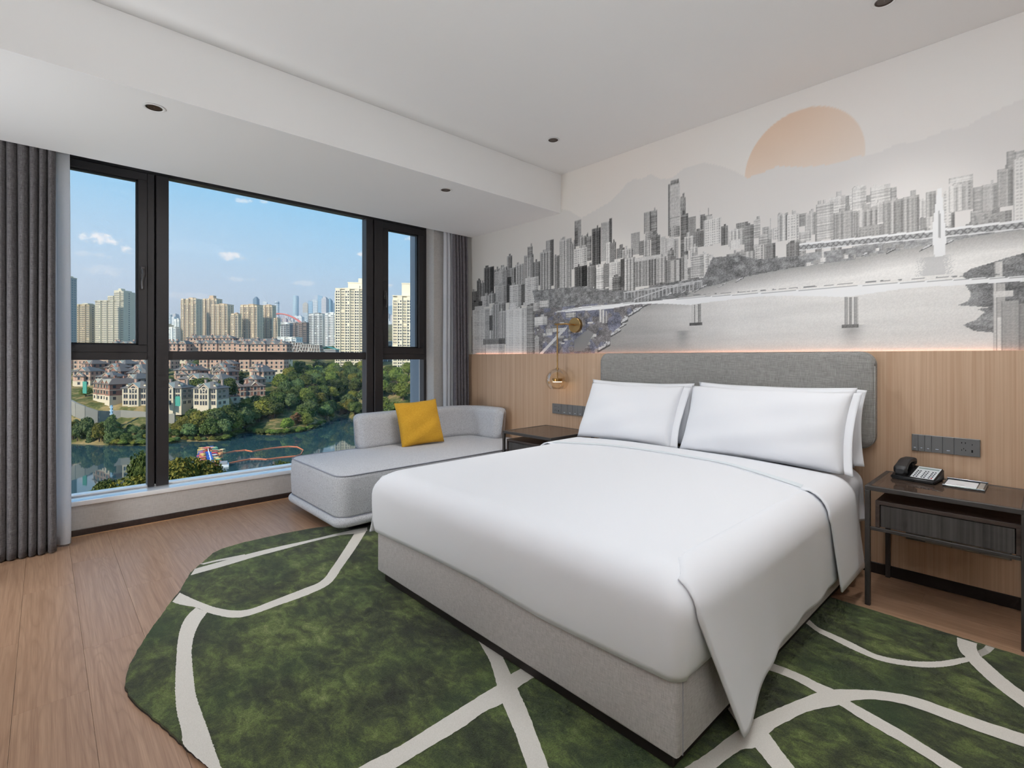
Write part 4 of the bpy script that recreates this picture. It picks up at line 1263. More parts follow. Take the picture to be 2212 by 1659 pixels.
MURAL_POLY = {'SHORE_TREES': [(-3.515,1.914),(-2.87,1.893),(-2.665,1.839),(-2.336,1.799),(-2.042,1.828),(-1.741,1.837),(-1.671,1.977),(-1.473,1.961),(-1.349,1.917),
 (-1.065,1.9),(-0.936,1.812),(-1.289,1.809),(-1.671,1.761),(-1.887,1.696),(-2.665,1.702),(-3.451,1.725)],'RIVER': [(-1.887,1.713),(-1.813,1.748),(-1.671,1.771),
 (-1.473,1.806),(-1.289,1.822),(-1.119,1.833),(-0.953,1.835),(-0.814,1.835),(-0.677,1.853),(-0.487,1.866),(-0.352,1.873),(-0.243,1.884),(1.75,1.907),(1.75,1.211),
 (-2.75,1.176),(-2.74,1.319),(-2.577,1.377),(-2.567,1.448),(-2.473,1.512),(-2.426,1.568),(-2.336,1.631),(-2.206,1.667),(-2.042,1.684)],'BANK': [(-1.065,1.912),
 (-0.814,1.91),(-0.487,1.935),(-0.088,1.921),(1.75,1.939),(1.75,1.896),(-0.243,1.874),(-0.487,1.85),(-0.814,1.824),(-1.065,1.823)],'LAND_LEFT': [(-3.483,1.727),
 (-2.665,1.722),(-2.042,1.684),(-2.206,1.667),(-2.336,1.631),(-2.426,1.568),(-2.473,1.512),(-2.567,1.448),(-2.577,1.377),(-2.74,1.319),(-2.75,1.176),(-3.483,1.167)],'LAND_R1': [(-0.315,1.691),
 (-0.279,1.716),(-0.208,1.735),(-0.141,1.756),(-0.088,1.767),(1.75,1.776),(1.75,1.602),(-0.306,1.646)],'LAND_R2': [(-0.306,1.636),(-0.282,1.582),(-0.293,1.547),
 (-0.337,1.526),(-0.279,1.519),(-0.217,1.507),(-0.261,1.501),(-0.229,1.484),(-0.247,1.466),(-0.261,1.448),(-0.315,1.421),(-0.27,1.388),(-0.2,1.378),(-0.196,1.207),
 (1.75,1.211),(1.75,1.611)],'MOUNT': [(-4.647,2.829),(-3.515,2.725),(-3.159,2.656),(-3.022,2.601),(-2.891,2.51),(-2.71,2.551),(-2.577,2.586),(-2.473,2.648),
 (-2.399,2.707),(-2.327,2.716),(-2.266,2.7),(-2.185,2.72),(-2.094,2.655),(-1.999,2.637),(-1.902,2.683),(-1.727,2.679),(-1.597,2.615),(-1.505,2.554),(-1.428,2.489),
 (-1.313,2.502),(-1.231,2.517),(-1.065,2.465),(-0.903,2.44),(-0.802,2.45),(-0.677,2.443),(-0.601,2.465),(-0.499,2.452),(-0.395,2.472),(-0.298,2.467),(-0.236,2.496),
 (-0.146,2.52),(-0.088,2.536),(1.75,2.604),(1.75,1.402),(-4.647,1.637)],'BRIDGE': [(-3.206,1.686),(-2.897,1.707),(-2.606,1.709),(-2.194,1.703),(-1.806,1.703),
 (-1.473,1.693),(-1.039,1.685),(-0.677,1.681),(-0.37,1.67),(-0.088,1.654),(1.75,1.646),(1.75,1.62),(-0.088,1.627),(-0.298,1.635),(-0.569,1.638),(-0.721,1.626),
 (-0.845,1.615),(-0.992,1.634),(-1.174,1.653),(-1.349,1.665),(-1.71,1.653),(-1.846,1.644),(-2.042,1.669),(-2.211,1.682),(-2.35,1.686),(-2.577,1.667),(-2.695,1.668),
 (-3.206,1.677)],'BRIDGE_TOP': [(-3.206,1.69),(-2.606,1.713),(-2.194,1.707),(-1.806,1.706),(-1.473,1.696),(-1.039,1.688),(-0.677,1.684),(-0.37,1.673),(-0.088,1.656),
 (1.75,1.648)],'FAR_DECK': [(-1.1,1.977),(-0.767,1.959),(-0.44,1.942),(-0.088,1.927),(1.75,1.922)],'PYLON': [(-0.418,2.167),(-0.401,2.168),(-0.395,2.081),
 (-0.386,1.954),(-0.382,1.879),(-0.387,1.8),(-0.43,1.798),(-0.438,1.888),(-0.436,1.989),(-0.426,2.088)],'PYLON_SLOT': [(-0.41,2.085),(-0.403,1.957),(-0.403,1.897),
 (-0.416,1.9),(-0.416,1.96)],'VIADUCT': [(-2.44,1.794),(-2.206,1.798),(-2.003,1.806),(-1.752,1.818)],'VIADUCT2': [(-2.336,1.727),(-2.042,1.792),(-1.813,1.804)],'RAIL': [(-3.407,1.277),
 (-3.265,1.383),(-3.079,1.526)],'QUAY': [(-2.978,1.407),(-2.817,1.498),(-2.75,1.463),(-2.859,1.312),(-2.978,1.301)]}



def make_mural():
    # print raster: finer columns where the wall is nearer
    xs = [-4.56]
    while xs[-1] < 1.69:
        x = xs[-1]
        xs.append(x + (0.0048 if x > -1.6 else 0.0048 + (-1.6 - x) * 0.0011) if x < 0.25 else x + 0.0065)
    xs = np.array(xs)
    xs[-1] = 1.695
    zs = np.concatenate([np.arange(1.275, 2.36, 0.0043), np.arange(2.36, 2.96, 0.011), [2.9645]])
    X, Z = np.meshgrid(xs, zs)
    rs = np.random.RandomState(11)

    def vnoise(sx, sz, seed, octaves=3):
        r = np.random.RandomState(seed)
        out = np.zeros_like(X)
        amp, tot = 1.0, 0.0
        for o in range(octaves):
            g = r.rand(64, 64)
            u, v = (X + 7) * sx * 2 ** o, (Z + 3) * sz * 2 ** o
            i, j = np.floor(u).astype(int), np.floor(v).astype(int)
            fu, fv = u - i, v - j
            fu, fv = fu * fu * (3 - 2 * fu), fv * fv * (3 - 2 * fv)
            q = g[j % 64, i % 64] * (1 - fu) * (1 - fv) + g[j % 64, (i + 1) % 64] * fu * (1 - fv) + g[(j + 1) % 64, i % 64] * (1 - fu) * fv + g[(j + 1) % 64, (i + 1) % 64] * fu * fv
            out += q * amp
            tot += amp
            amp *= .6
        return out / tot
    grain = rs.rand(*X.shape)
    # sky
    k = np.clip((X + 4.2) / 3.6, 0, 1)
    low = np.clip((2.5 - Z) / 0.9, 0, 1)
    img = np.stack([.90 + .02 * k, .872 + .03 * k + .012 * low, .835 + .05 * k + .012 * low], -1)
    warm = vnoise(.8, .9, 3, 3)[..., None]
    img += (warm - .5) * np.array([.02, -.015, -.03])

    def poly(name):
        return inside(np.stack([X.ravel(), Z.ravel()], 1), MURAL_POLY[name]).reshape(X.shape)
    # the sun disc, fading towards the hills
    d = np.hypot((X + 1.095) / .352, (Z - 2.485) / .36)
    fade = np.clip((Z - 2.42) / .40, 0, 1) * np.clip((-.62 - X) / .75, .15, 1)
    sun = np.clip((1 - d) * 60, 0, 1) * (.30 + .70 * np.sqrt(fade))
    img += (np.array([.895, .775, .675]) - img) * (sun * .95)[..., None]
    m = poly('MOUNT')
    t = np.clip((Z - 1.75) / .6, 0, 1)
    hill = np.stack([.862 - .015 * t + .045 * k, .85 - .02 * t + .045 * k, .822 - .02 * t + .06 * k], -1)
    img[m] = hill[m]

    def blend(mask, val, a=1.0):
        v = np.asarray(val, float)
        v = v[mask] if v.ndim == 3 else (v[mask][:, None] if v.ndim == 2 else v)
        img[mask] = img[mask] * (1 - a) + v * a

    def block(e, fadeq=True):
        x0, x1, z0, z1, sh, st = e
        i0, i1 = np.searchsorted(xs, [x0, x1])
        j0, j1 = np.searchsorted(zs, [z0, z1])
        if i1 - i0 < 1 or j1 - j0 < 1:
            return
        xx, zz = X[j0:j1, i0:i1], Z[j0:j1, i0:i1]
        h = np.full(xx.shape, sh)
        w = x1 - x0
        fx = (xx - x0) / w
        r = np.random.RandomState(int(abs(x0 * 1000) + z1 * 777) % 99991)
        px = max(.017, 3.2 * (xs[min(i0 + 1, len(xs) - 1)] - xs[i0]))
        pz = .0155 + .004 * r.rand()
        kz = (zz % pz) / pz
        kx = ((xx - x0) % px) / px
        nj, ni = xx.shape
        cw, rw = max(1, int(round(px / 2.2 / max(1e-4, xs[min(i0 + 1, len(xs) - 1)] - xs[i0])))), 2
        coln = np.repeat(r.rand(ni // cw + 2), cw)[:ni] - .5
        rown = np.repeat(r.rand(nj // rw + 2), rw)[:nj] - .5
        win = ((kx > .45) & (kz > .42)).astype(float)
        dk = .20 if sh > .6 else .12
        if st == 0:
            h = sh + .08 - dk * 1.1 * win * (.7 + .6 * r.rand(nj, ni)) + .08 * coln[None, :]
        elif st == 1:
            sp = max(px, w / max(2, round(w / (px * 1.6))))
            kk = ((xx - x0) % sp) / sp
            h = sh + .04 - dk * .8 * (kk > .55) + .24 * coln[None, :] - .09 * (kz > .5) * r.rand(nj, ni)
        elif st == 2:
            h = sh + .03 - dk * .6 * (kz > .5) + .14 * rown[:, None] + .10 * coln[None, :]
        elif st == 4:
            h = np.where((kx > .45) & (kz > .5) & ((zz - z0) > (z1 - z0) * .45), sh - .4, sh)
        else:
            h = h - .03 * (kz > .5) + .06 * coln[None, :]
        # lighter parapet
        if st != 3 and nj > 14:
            h[-3:] = h[-3:] * .5 + .5 * min(.92, sh + .12)
        # shaded flank and lit flank
        cut = .62 + .25 * r.rand()
        if w > .05 and st != 3:
            h = np.where(fx > cut, h - .11, h)
        h = h + (r.rand(*h.shape) - .5) * .13
        h = np.where(fx * w < .004, h * .75, h)
        h = np.clip(h, .14, .93)
        # the print washes out towards the right
        wash = np.clip((xx + 2.4) / 2.0, 0, 1) * .42
        h = h * (1 - wash) + .90 * wash
        img[j0:j1, i0:i1] = h[..., None] * np.array([1.0, .99, .975])
        if st in (0, 1, 2) and w > .045 and fadeq and z1 - z0 > .08:      # roof blocks and water tanks
            for q in range(r.randint(1, 3)):
                xa = x0 + w * r.uniform(.08, .6)
                block((xa, xa + w * r.uniform(.15, .38), z1 - .002, z1 + r.uniform(.008, .03), min(.9, sh + r.uniform(-.1, .08)), 3), False)

    # random small skyline filling behind the main towers
    r = np.random.RandomState(5)
    for kx in range(150):
        x = r.uniform(-4.5, .25)
        zb = np.interp(x, [-4.5, -3.2, -2.2, -1.2, .3], [1.55, 1.68, 1.80, 1.83, 1.87])
        zt = zb + r.uniform(.04, .20)
        w = r.uniform(.03, .10)
        block((x, x + w, zb - .25, zt, r.uniform(.4, .85), r.randint(0, 3)))
    for kx in range(46):                 # the skyline runs on to the right
        x = r.uniform(.06, 1.62)
        zb = 1.88
        block((x, x + r.uniform(.07, .16), zb - .05, zb + r.uniform(.08, .38), r.uniform(.5, .88), r.randint(0, 3)))
    for e in MURAL_BACK:
        block(e)
    m = poly('SHORE_TREES')
    tr = .52 + .40 * (vnoise(26, 34, 8, 3) - .5) + .22 * (grain - .5)
    blend(m, np.repeat(tr[..., None], 3, 2), .9)
    for kx in range(170):        # villas and roads scattered through the wooded bank
        x = r.uniform(-3.5, -1.0)
        zc = np.interp(x, [-3.5, -2.6, -2.0, -1.6, -1.0], [1.60, 1.60, 1.66, 1.74, 1.78]) + r.uniform(-.10, .05)
        block((x, x + r.uniform(.01, .045), zc, zc + r.uniform(.005, .018), r.choice([.62, .74, .85]), 3))
    m = poly('BANK')
    blend(m, np.repeat((.62 + .3 * (vnoise(40, 60, 2, 2) - .5) + .12 * (grain - .5))[..., None], 3, 2))
    # jumble of low houses on the far bank
    for kx in range(230):
        x = r.uniform(-1.75, -.55)
        zc = np.interp(x, [-1.75, -1.2, -.5], [1.64, 1.72, 1.80]) + r.uniform(-.13, .10)
        block((x, x + r.uniform(.012, .05), zc, zc + r.uniform(.008, .03), r.choice([.5, .62, .85, .9]), 3))
    m = poly('LAND_LEFT')
    lt = .50 + .34 * (vnoise(18, 22, 9, 3) - .5) + .22 * (grain - .5)
    lc = np.stack([lt, lt * .995, lt * 1.03], -1)
    bl = vnoise(12, 12, 21, 2)[..., None]
    lc = np.where(bl > .52, lc * np.array([.96, .98, 1.05]), lc * np.array([1.02, 1.0, .97]))
    blend(m, lc)
    for kx in range(60):
        x = r.uniform(-3.6, -2.75)
        zc = r.uniform(1.36, 1.56)
        block((x, x + r.uniform(.02, .09), zc, zc + r.uniform(.01, .03), r.choice([.55, .7, .85]), 3))
    for e in MURAL_FRONT:
        block(e)
    # river
    m = poly('RIVER')
    bank = np.array(MURAL_POLY['RIVER'][:13])
    up = np.interp(X, bank[:, 0], bank[:, 1])
    dist = np.clip((up - Z) / .10, 0, 3)
    riv = .66 + .25 * np.clip(dist, 0, 1) ** 1.1 * np.clip((X + 2.6) / 1.1, .35, 1) - .04 * np.clip(dist - 1.6, 0, 1)
    riv += .03 * np.clip((X + 2.2) / 2, 0, 1) + .06 * (vnoise(3, 26, 4, 3) - .5) + .05 * (grain - .5)
    riv -= .07 * np.clip((-1.9 - X) / .8, 0, 1)
    blend(m, np.stack([riv, riv * .99, riv * .975], -1))
    for nm in ('LAND_R1', 'LAND_R2'):
        m = poly(nm)
        q = .56 + .30 * (vnoise(14, 30, 6, 3) - .5) + .18 * (grain - .5) - .10 * np.clip((X + .25) * 3, 0, 1)
        blend(m, np.repeat(q[..., None], 3, 2))

    def stroke(name, th, val, dz=0.0, pattern=None):
        p = np.array(MURAL_POLY[name])
        zc = np.interp(X, p[:, 0], p[:, 1], left=-9, right=-9) + dz
        m = np.abs(Z - zc) < th / 2
        if pattern is not None:
            m &= pattern
        blend(m, val)
    # quay, rail, viaducts
    m = poly('QUAY')
    blend(m, .56)
    p = np.array(MURAL_POLY['RAIL'])
    for off in (-.012, .012):
        zc = np.interp(X, p[:, 0] + off, p[:, 1], left=-9, right=-9)
        blend(np.abs(Z - zc) < .009, .84)
    for nm in ('VIADUCT', 'VIADUCT2'):
        p = np.array(MURAL_POLY[nm])
        zc = np.interp(X, p[:, 0], p[:, 1], left=-9, right=-9)
        blend((Z < zc) & (Z > zc - .055) & ((X % .032) < .008), .72)
        stroke(nm, .010, .78)
    # the far truss bridge and its white pylon
    stroke('FAR_DECK', .030, .70, -.018)
    stroke('FAR_DECK', .030, .50, -.020, (((X + Z * .9) % .03) < .009) | (((X - Z * .9) % .03) < .009))
    stroke('FAR_DECK', .013, .93)
    stroke('FAR_DECK', .007, .88, -.038)
    blend((np.abs(X + .43) < .035 + .05 * grain) & (Z < 1.80) & (Z > 1.70), .72, .6)
    blend(poly('PYLON'), .93)
    blend(poly('PYLON_SLOT'), .68)
    # the near white girder bridge
    for xc, zt_, ln in ((-1.905, 1.455, .16), (-.815, 1.445, .15)):
        q = np.clip((zt_ - Z) / ln, 0, 1)
        al = np.exp(-((X - xc) / .05) ** 2) * (1 - q) * (Z < zt_) * (.55 + .5 * vnoise(10, 40, 17, 2))
        img[:] = img * (1 - .62 * al[..., None]) + .42 * .62 * al[..., None]
    for e in MURAL_POSTS:
        block(e)
    blend(poly('BRIDGE'), .95)
    stroke('BRIDGE_TOP', .006, .55, .010, vnoise(60, 5, 12, 1) > .4)
    stroke('BRIDGE_TOP', .004, .62, -.008)
    for x, z, a, b in MURAL_BOATS:           # moored boats: dark slanting hulls with pale cabins
        sl = (Z - z) - (X - x) * .45
        blend((np.abs(X - x) < a) & (np.abs(sl + b * .35) < b * .30), .38)
        blend((np.abs(X - x) < a * .85) & (np.abs(sl - b * .12) < b * .34) & (vnoise(70, 110, 7, 1) > .36), .84)
        blend((np.abs(X - x - a * .2) < a * .35) & (np.abs(sl - b * .62) < b * .28) & (vnoise(80, 120, 19, 1) > .38), .82)
    img2 = np.clip(img, 0, 1)
    lin = np.where(img2 <= .04045, img2 / 12.92, ((img2 + .055) / 1.055) ** 2.4)
    # mesh
    ny, nx = X.shape
    me = bpy.data.meshes.new('city_mural')
    nf = (ny - 1) * (nx - 1)
    me.vertices.add(nx * ny)
    co = np.stack([X, np.full_like(X, YM - .0015), Z], -1).reshape(-1, 3) - np.array((-1.4, YM - .0015, 1.275))
    me.vertices.foreach_set('co', co.ravel().astype(np.float32))
    idx = np.arange(nx * ny).reshape(ny, nx)
    quads = np.stack([idx[:-1, :-1], idx[:-1, 1:], idx[1:, 1:], idx[1:, :-1]], -1).reshape(-1)
    me.loops.add(nf * 4)
    me.loops.foreach_set('vertex_index', quads.astype(np.int32))
    me.polygons.add(nf)
    me.polygons.foreach_set('loop_start', (np.arange(nf) * 4).astype(np.int32))
    at = me.color_attributes.new('print', 'FLOAT_COLOR', 'POINT')
    at.data.foreach_set('color', np.concatenate([lin.reshape(-1, 3), np.ones((nx * ny, 1))], 1).ravel().astype(np.float32))
    me.update()
    m, n, b = base_mat('printed_canvas')
    at = n.n('Attribute', attribute_name='print')
    tc = n.n('TexCoord').outputs['Object']
    wv = n.n('TexWave', {'Vector': tc, 'Scale': 190.0, 'Distortion': .4}, bands_direction='X').outputs[1]
    wh = n.n('TexWave', {'Vector': tc, 'Scale': 190.0, 'Distortion': .4}, bands_direction='Z').outputs[1]
    wvv = n.math('MULTIPLY', n.math('ADD', wv, wh), .5)
    n.t.links.new(n.mix(n.math('MULTIPLY', wvv, .05), at.outputs['Color'], (.78, .78, .78, 1), 'MULTIPLY'), b.inputs['Base Color'])
    b.inputs['Roughness'].default_value = .8
    b.inputs['Specular IOR Level'].default_value = .2
    me.materials.append(m)
    o = link('city_mural', me)
    o.location = (-1.4, YM - .0015, 1.275)
    tag(o, 'printed wall mural of a grey river city with bridges and an orange sun', 'mural')


make_mural()

# ------------------------------------------------------------------ the city outside, seen from a high floor
FV = Vector((-math.sin(YAW), math.cos(YAW), 0))
RV = Vector((math.cos(YAW), math.sin(YAW), 0))
LAKE = -40.0
CITY_TOWERS = [
 ('narrow grey-green apartment tower at the far left edge of the window', 640, -567.4, 8.3, 8.3, 102.8, 'grey', 0),
 ('lower beige apartment block left of the tall grey-cream tower', 720, -618.4, 27.9, 14.5, 77.0, 'tan', 0),
 ('tall grey-cream stepped tower in the left window pane', 700, -562.1, 47.1, 14.2, 92.9, 'greycream', 1),
 ('sunlit beige apartment tower, leftmost in the middle pane', 960, -618.6, 36.3, 27.8, 113.7, 'beige', 2),
 ('beige apartment tower with roof turret, second from the left in the middle pane', 1010, -608.4, 35.4, 29.2, 119.6, 'beige', 3),
 ('broad beige tower standing in front of the turreted one', 925, -539.3, 37.5, 26.8, 98.5, 'beige', 0),
 ('low beige wing left of the wide twin beige towers', 900, -497.3, 14.9, 26.2, 79.3, 'beige', 0),
 ('wide beige tower left of the pair near the red arch', 920, -482.5, 38.2, 25.0, 97.2, 'beige', 0),
 ('beige tower right of the pair beside the red arch', 968, -473.7, 27.7, 26.3, 101.3, 'beige', 0),
 ('small beige block right under the red arch', 900, -423.8, 7.5, 26.2, 71.0, 'beige', 0),
 ('big cream apartment tower near the right mullion', 560, -175.6, 41.3, -9.1, 78.7, 'cream', 4),
 ('cream apartment tower seen through the right casement', 520, -111.3, 24.0, -17.9, 64.6, 'cream', 5),
 ('white and grey striped slab tower left of the cream tower', 900, -352.4, 25.7, 19.5, 79.3, 'white', 0),
 ('second white slab tower beside the cream tower', 900, -325.0, 20.8, 22.8, 80.1, 'white2', 0),
 ('grey mid-rise apartment block below the arch, left one', 800, -361.6, 14.8, 17.5, 54.4, 'midgrey', 0),
 ('brownish mid-rise apartment block below the arch, middle one', 836, -362.9, 14.7, 18.2, 58.3, 'brown', 0),
 ('brownish mid-rise apartment block below the arch, right one', 800, -333.9, 12.5, 16.0, 56.6, 'brown', 0),
 ('white block with flat roof left of the beige towers', 1000, -668.4, 10.1, 47.4, 76.9, 'plainwhite', 0),
 ('low white hall left of the beige towers', 950, -645.0, 17.5, 45.1, 58.2, 'plainwhite', 0),
 ('low white terrace building in front of the grey mid-rises', 700, -314.5, 27.1, 20.6, 29.0, 'plainwhite', 0),
 ('white mid-rise behind the trees in the right casement', 620, -153.9, 10.3, 8.1, 20.7, 'midgrey', 0),
]
FAR_TOWERS = [
 ('dark glass skyscraper above the beige towers', 2750, -1401.6, 22.8, 171.2, 333.6, 'dark'),
 ('small white skyscraper right of the dark glass one', 2920, -1435.8, 21.5, 181.7, 327.2, 'pale'),
 ('round-topped pale tower left of the arch bridge crown', 3090, -1446.7, 25.7, 192.2, 346.2, 'round'),
 ('slim round glass tower standing alone on the skyline', 3260, -1404.4, 36.1, 202.7, 401.2, 'roundglass'),
 ('beige far tower, first of the downtown cluster', 2750, -1131.5, 25.4, 171.2, 303.1, 'tan'),
 ('pale blue far tower, second of the downtown cluster', 2920, -1171.8, 21.5, 181.7, 329.9, 'glass'),
 ('white far tower with a sloped top in the downtown cluster', 3090, -1211.5, 28.5, 192.2, 357.6, 'pale'),
 ('tall blue glass tower with a notched crown', 3260, -1246.6, 27.1, 202.7, 404.2, 'glass'),
 ('grey-pink far tower with stepped crown in the cluster', 2750, -1023.6, 27.9, 171.2, 333.6, 'pink'),
 ('teal glass tower right in the downtown cluster', 2920, -1060.0, 24.2, 181.7, 343.4, 'teal'),
 ('dark blue tower at the right end of the cluster', 3090, -1096.0, 20.0, 192.2, 337.6, 'dark'),
 ('pale grey far tower in the left pane, right of the grey-cream tower', 2540, -1916.7, 23.4, 158.2, 277.7, 'pale'),
 ('grey far tower edge beside the grey-cream tower', 2300, -1761.1, 12.7, 143.4, 247.4, 'dark'),
 ('pale far block at the left side of the middle pane', 2920, -1979.9, 26.9, 181.7, 254.5, 'pale'),
 ('tan far block behind the first beige tower', 3090, -2063.8, 22.8, 192.2, 263.5, 'tan'),
 ('white far tower right of the pale grey tower in the left pane', 2300, -1716.5, 12.7, 143.4, 230.4, 'pale'),
 ('pale far block above the turreted tower', 2750, -1599.5, 12.7, 171.2, 303.1, 'teal'),
 ('far white apartment tower in the right casement, left one', 2540, -640.9, 16.4, 158.2, 193.4, 'pale'),
 ('far white apartment tower in the right casement, right one', 2300, -560.1, 17.0, 143.4, 166.7, 'pale'),
]
ROPE = [(215.2, -123.7), (220.6, -121.7), (222.8, -118.4), (219.5, -113.6), (225.0, -111.3), (229.7, -107.2), (232.0, -103.0), (230.8, -98.8), (222.8, -92.7), (213.2, -89.7), (209.2, -90.3), (206.3, -95.3), (202.5, -99.2), (203.4, -102.5), (203.0, -106.0), (198.0, -108.9), (192.9, -111.4)]



def at(D, L, z=0.0):
    p = FV * D + RV * L
    return Vector((p.x, p.y, z))


SHORE_R = [(u - 1106) / 1084 for u in (60, 150, 207, 267, 315, 365, 402, 445, 489, 505, 533, 568, 610, 651, 678, 711, 722, 745, 776, 800, 900, 1100)]
SHORE_D = [242, 239, 236.6, 233.5, 233.5, 239, 245.7, 245.7, 248, 266, 275, 266.6, 266.6, 277, 290, 322, 346, 349, 329, 312, 302, 300]


def ground(D, r):
    D, r = np.asarray(D, float), np.asarray(r, float)
    ds = np.interp(r, SHORE_R, SHORE_D)
    t = D - ds
    lp = np.interp(D, [262, 300, 350, 430, 520, 700, 950, 1500, 3000, 4500], [-23, -19, -13, -4, 2, 10, 26, 80, 215, 330])
    rp = np.interp(D, [262, 350, 430, 520, 600, 700, 950, 1500, 3000, 4500], [-24, -22, -19, -12, -6, 4, 24, 80, 215, 330])
    w = np.clip((r + .52) / .12, 0, 1)
    prof = lp * (1 - w) + rp * w
    sh = np.interp(t, [-6, 0, 4, 12, 22, 30, 40], [-43, -40.2, -38.8, -36, -31, -24.5, -23.2])
    sh = np.where((r > -.56) & (t > 0), np.interp(t, [0, 4, 12, 25, 45], [-40.2, -38.8, -37.5, -34.5, -29]), sh)
    k = np.clip((t - 30) / 45, 0, 1)
    k = k * k * (3 - 2 * k)
    z = sh * (1 - k) + prof * k
    near = np.clip((D - 118) / 14, 0, 1)
    z = np.where(D < 132, -37.5 - 5.5 * near, z)
    return z


def gz(D, L):
    return float(ground(D, L / D))


def terrain_mat():
    m, n, b = base_mat('dry_grass_slope')
    tc = n.n('TexCoord').outputs['Object']
    a = n.noise(tc, .045, 5, .62)
    c = n.noise(tc, .35, 4, .6)
    f = n.math('ADD', n.math('MULTIPLY', a, .65), n.math('MULTIPLY', c, .35))
    col = n.ramp(n.n('MapRange', {0: f, 1: .36, 2: .64}).outputs[0], [(0, srgb(62, 72, 40)), (.4, srgb(96, 98, 58)), (.62, srgb(142, 124, 84)), (1, srgb(172, 148, 106))])
    n.t.links.new(col, b.inputs['Base Color'])
    b.inputs['Roughness'].default_value = 1.0
    b.inputs['Specular IOR Level'].default_value = 0.0
    return m


rgrid = np.linspace(-1.55, .75, 150)
dgrid = np.concatenate([np.linspace(30, 225, 30), np.linspace(228, 420, 110), np.geomspace(425, 4400, 60)])
RR, DD = np.meshgrid(rgrid, dgrid)
ZZ = ground(DD, RR) + np.random.RandomState(3).normal(0, .12, DD.shape) * (DD < 900)
tm = MB()
vv = [at(d, d * r, z) for d, r, z in zip(DD.ravel(), RR.ravel(), ZZ.ravel())]
nx, ny = len(rgrid), len(dgrid)
tm.add(vv, [(j * nx + i, j * nx + i + 1, (j + 1) * nx + i + 1, (j + 1) * nx + i) for j in range(ny - 1) for i in range(nx - 1)])
tag(part('ground', tm, terrain_mat(), None, 180), 'grassy ground sloping up from the lake to the city', 'ground', kind='structure')


def water_mat():
    m, n, b = base_mat('green_lake_water')
    tc = n.n('TexCoord').outputs['Object']
    b.inputs['Base Color'].default_value = srgb(46, 74, 78)
    b.inputs['Roughness'].default_value = .03
    b.inputs['IOR'].default_value = 1.33
    h = n.noise(n.mapping(tc, (1, 1, 1)), 1.3, 3, .6)
    bp = n.n('Bump', {'Height': h, 'Strength': .03, 'Distance': .03})
    n.t.links.new(bp.outputs[0], b.inputs['Normal'])
    return m


lk = MB()
lk.add([at(100, -260, LAKE), at(100, 60, LAKE), at(380, 60, LAKE), at(380, -420, LAKE)], [(0, 1, 2, 3)])
o = part('lake', lk, water_mat())
tag(o, 'calm green lake below the window', 'lake', kind='structure')

# ---- outdoor materials
def facade(name, col, var=.06, rough=.8):
    m, n, b = base_mat(name)
    tc = n.n('TexCoord').outputs['Object']
    f = n.noise(tc, .25, 4)
    n.t.links.new(n.mix(f, tuple(c * (1 - var) for c in col[:3]) + (1,), tuple(min(1, c * (1 + var)) for c in col[:3]) + (1,)), b.inputs['Base Color'])
    b.inputs['Roughness'].default_value = rough
    b.inputs['Specular IOR Level'].default_value = .15
    return m


X_CREAM = facade('cream_facade', srgb(240, 228, 202))
X_BEIGE = facade('beige_facade', srgb(220, 202, 172))
X_BEIGE2 = facade('pink_beige_facade', srgb(204, 178, 150))
X_GREYC = facade('grey_cream_facade', srgb(206, 198, 176))
X_TAN = facade('tan_facade', srgb(190, 172, 140))
X_GREY = facade('grey_facade', srgb(150, 156, 152))
X_WHITE = facade('white_facade', srgb(232, 232, 228))
X_MID = facade('mid_grey_facade', srgb(150, 150, 150))
X_BROWN = facade('brown_grey_facade', srgb(138, 122, 112))
X_DARKW = plain('dark_window_glass', srgb(52, 56, 62), .25, 0, .5)
X_GLASSW = plain('blue_window_glass', srgb(104, 124, 132), .2, 0, .5)
X_GREYW = plain('grey_window_glass', srgb(104, 104, 100), .3, 0, .4)
X_SLATE = facade('slate_roof', srgb(112, 107, 102), .12)
X_SLATE2 = facade('brown_slate_roof', srgb(114, 102, 94), .12)
X_BRICK = facade('red_brown_brick', srgb(150, 108, 92), .12)
X_BRICK2 = facade('pink_brick', srgb(188, 152, 134), .10)
X_STONE = facade('cream_stone', srgb(214, 200, 174), .06)
X_PALE = facade('pale_terrace', srgb(196, 192, 184), .08)
X_ASH = facade('ash_stone', srgb(160, 143, 132), .08)
PAL = {'grey': (X_GREY, X_GREYC, X_GLASSW), 'tan': (X_TAN, X_GREYC, X_DARKW), 'greycream': (X_GREYC, X_GREYC, X_GREYW), 'beige': (X_BEIGE, X_BEIGE2, X_DARKW),
       'cream': (X_CREAM, X_CREAM, X_DARKW), 'white': (X_WHITE, X_MID, X_DARKW), 'white2': (X_WHITE, X_WHITE, X_DARKW), 'midgrey': (X_MID, X_WHITE, X_DARKW),
       'brown': (X_BROWN, X_MID, X_DARKW), 'plainwhite': (X_WHITE, X_WHITE, X_GLASSW)}


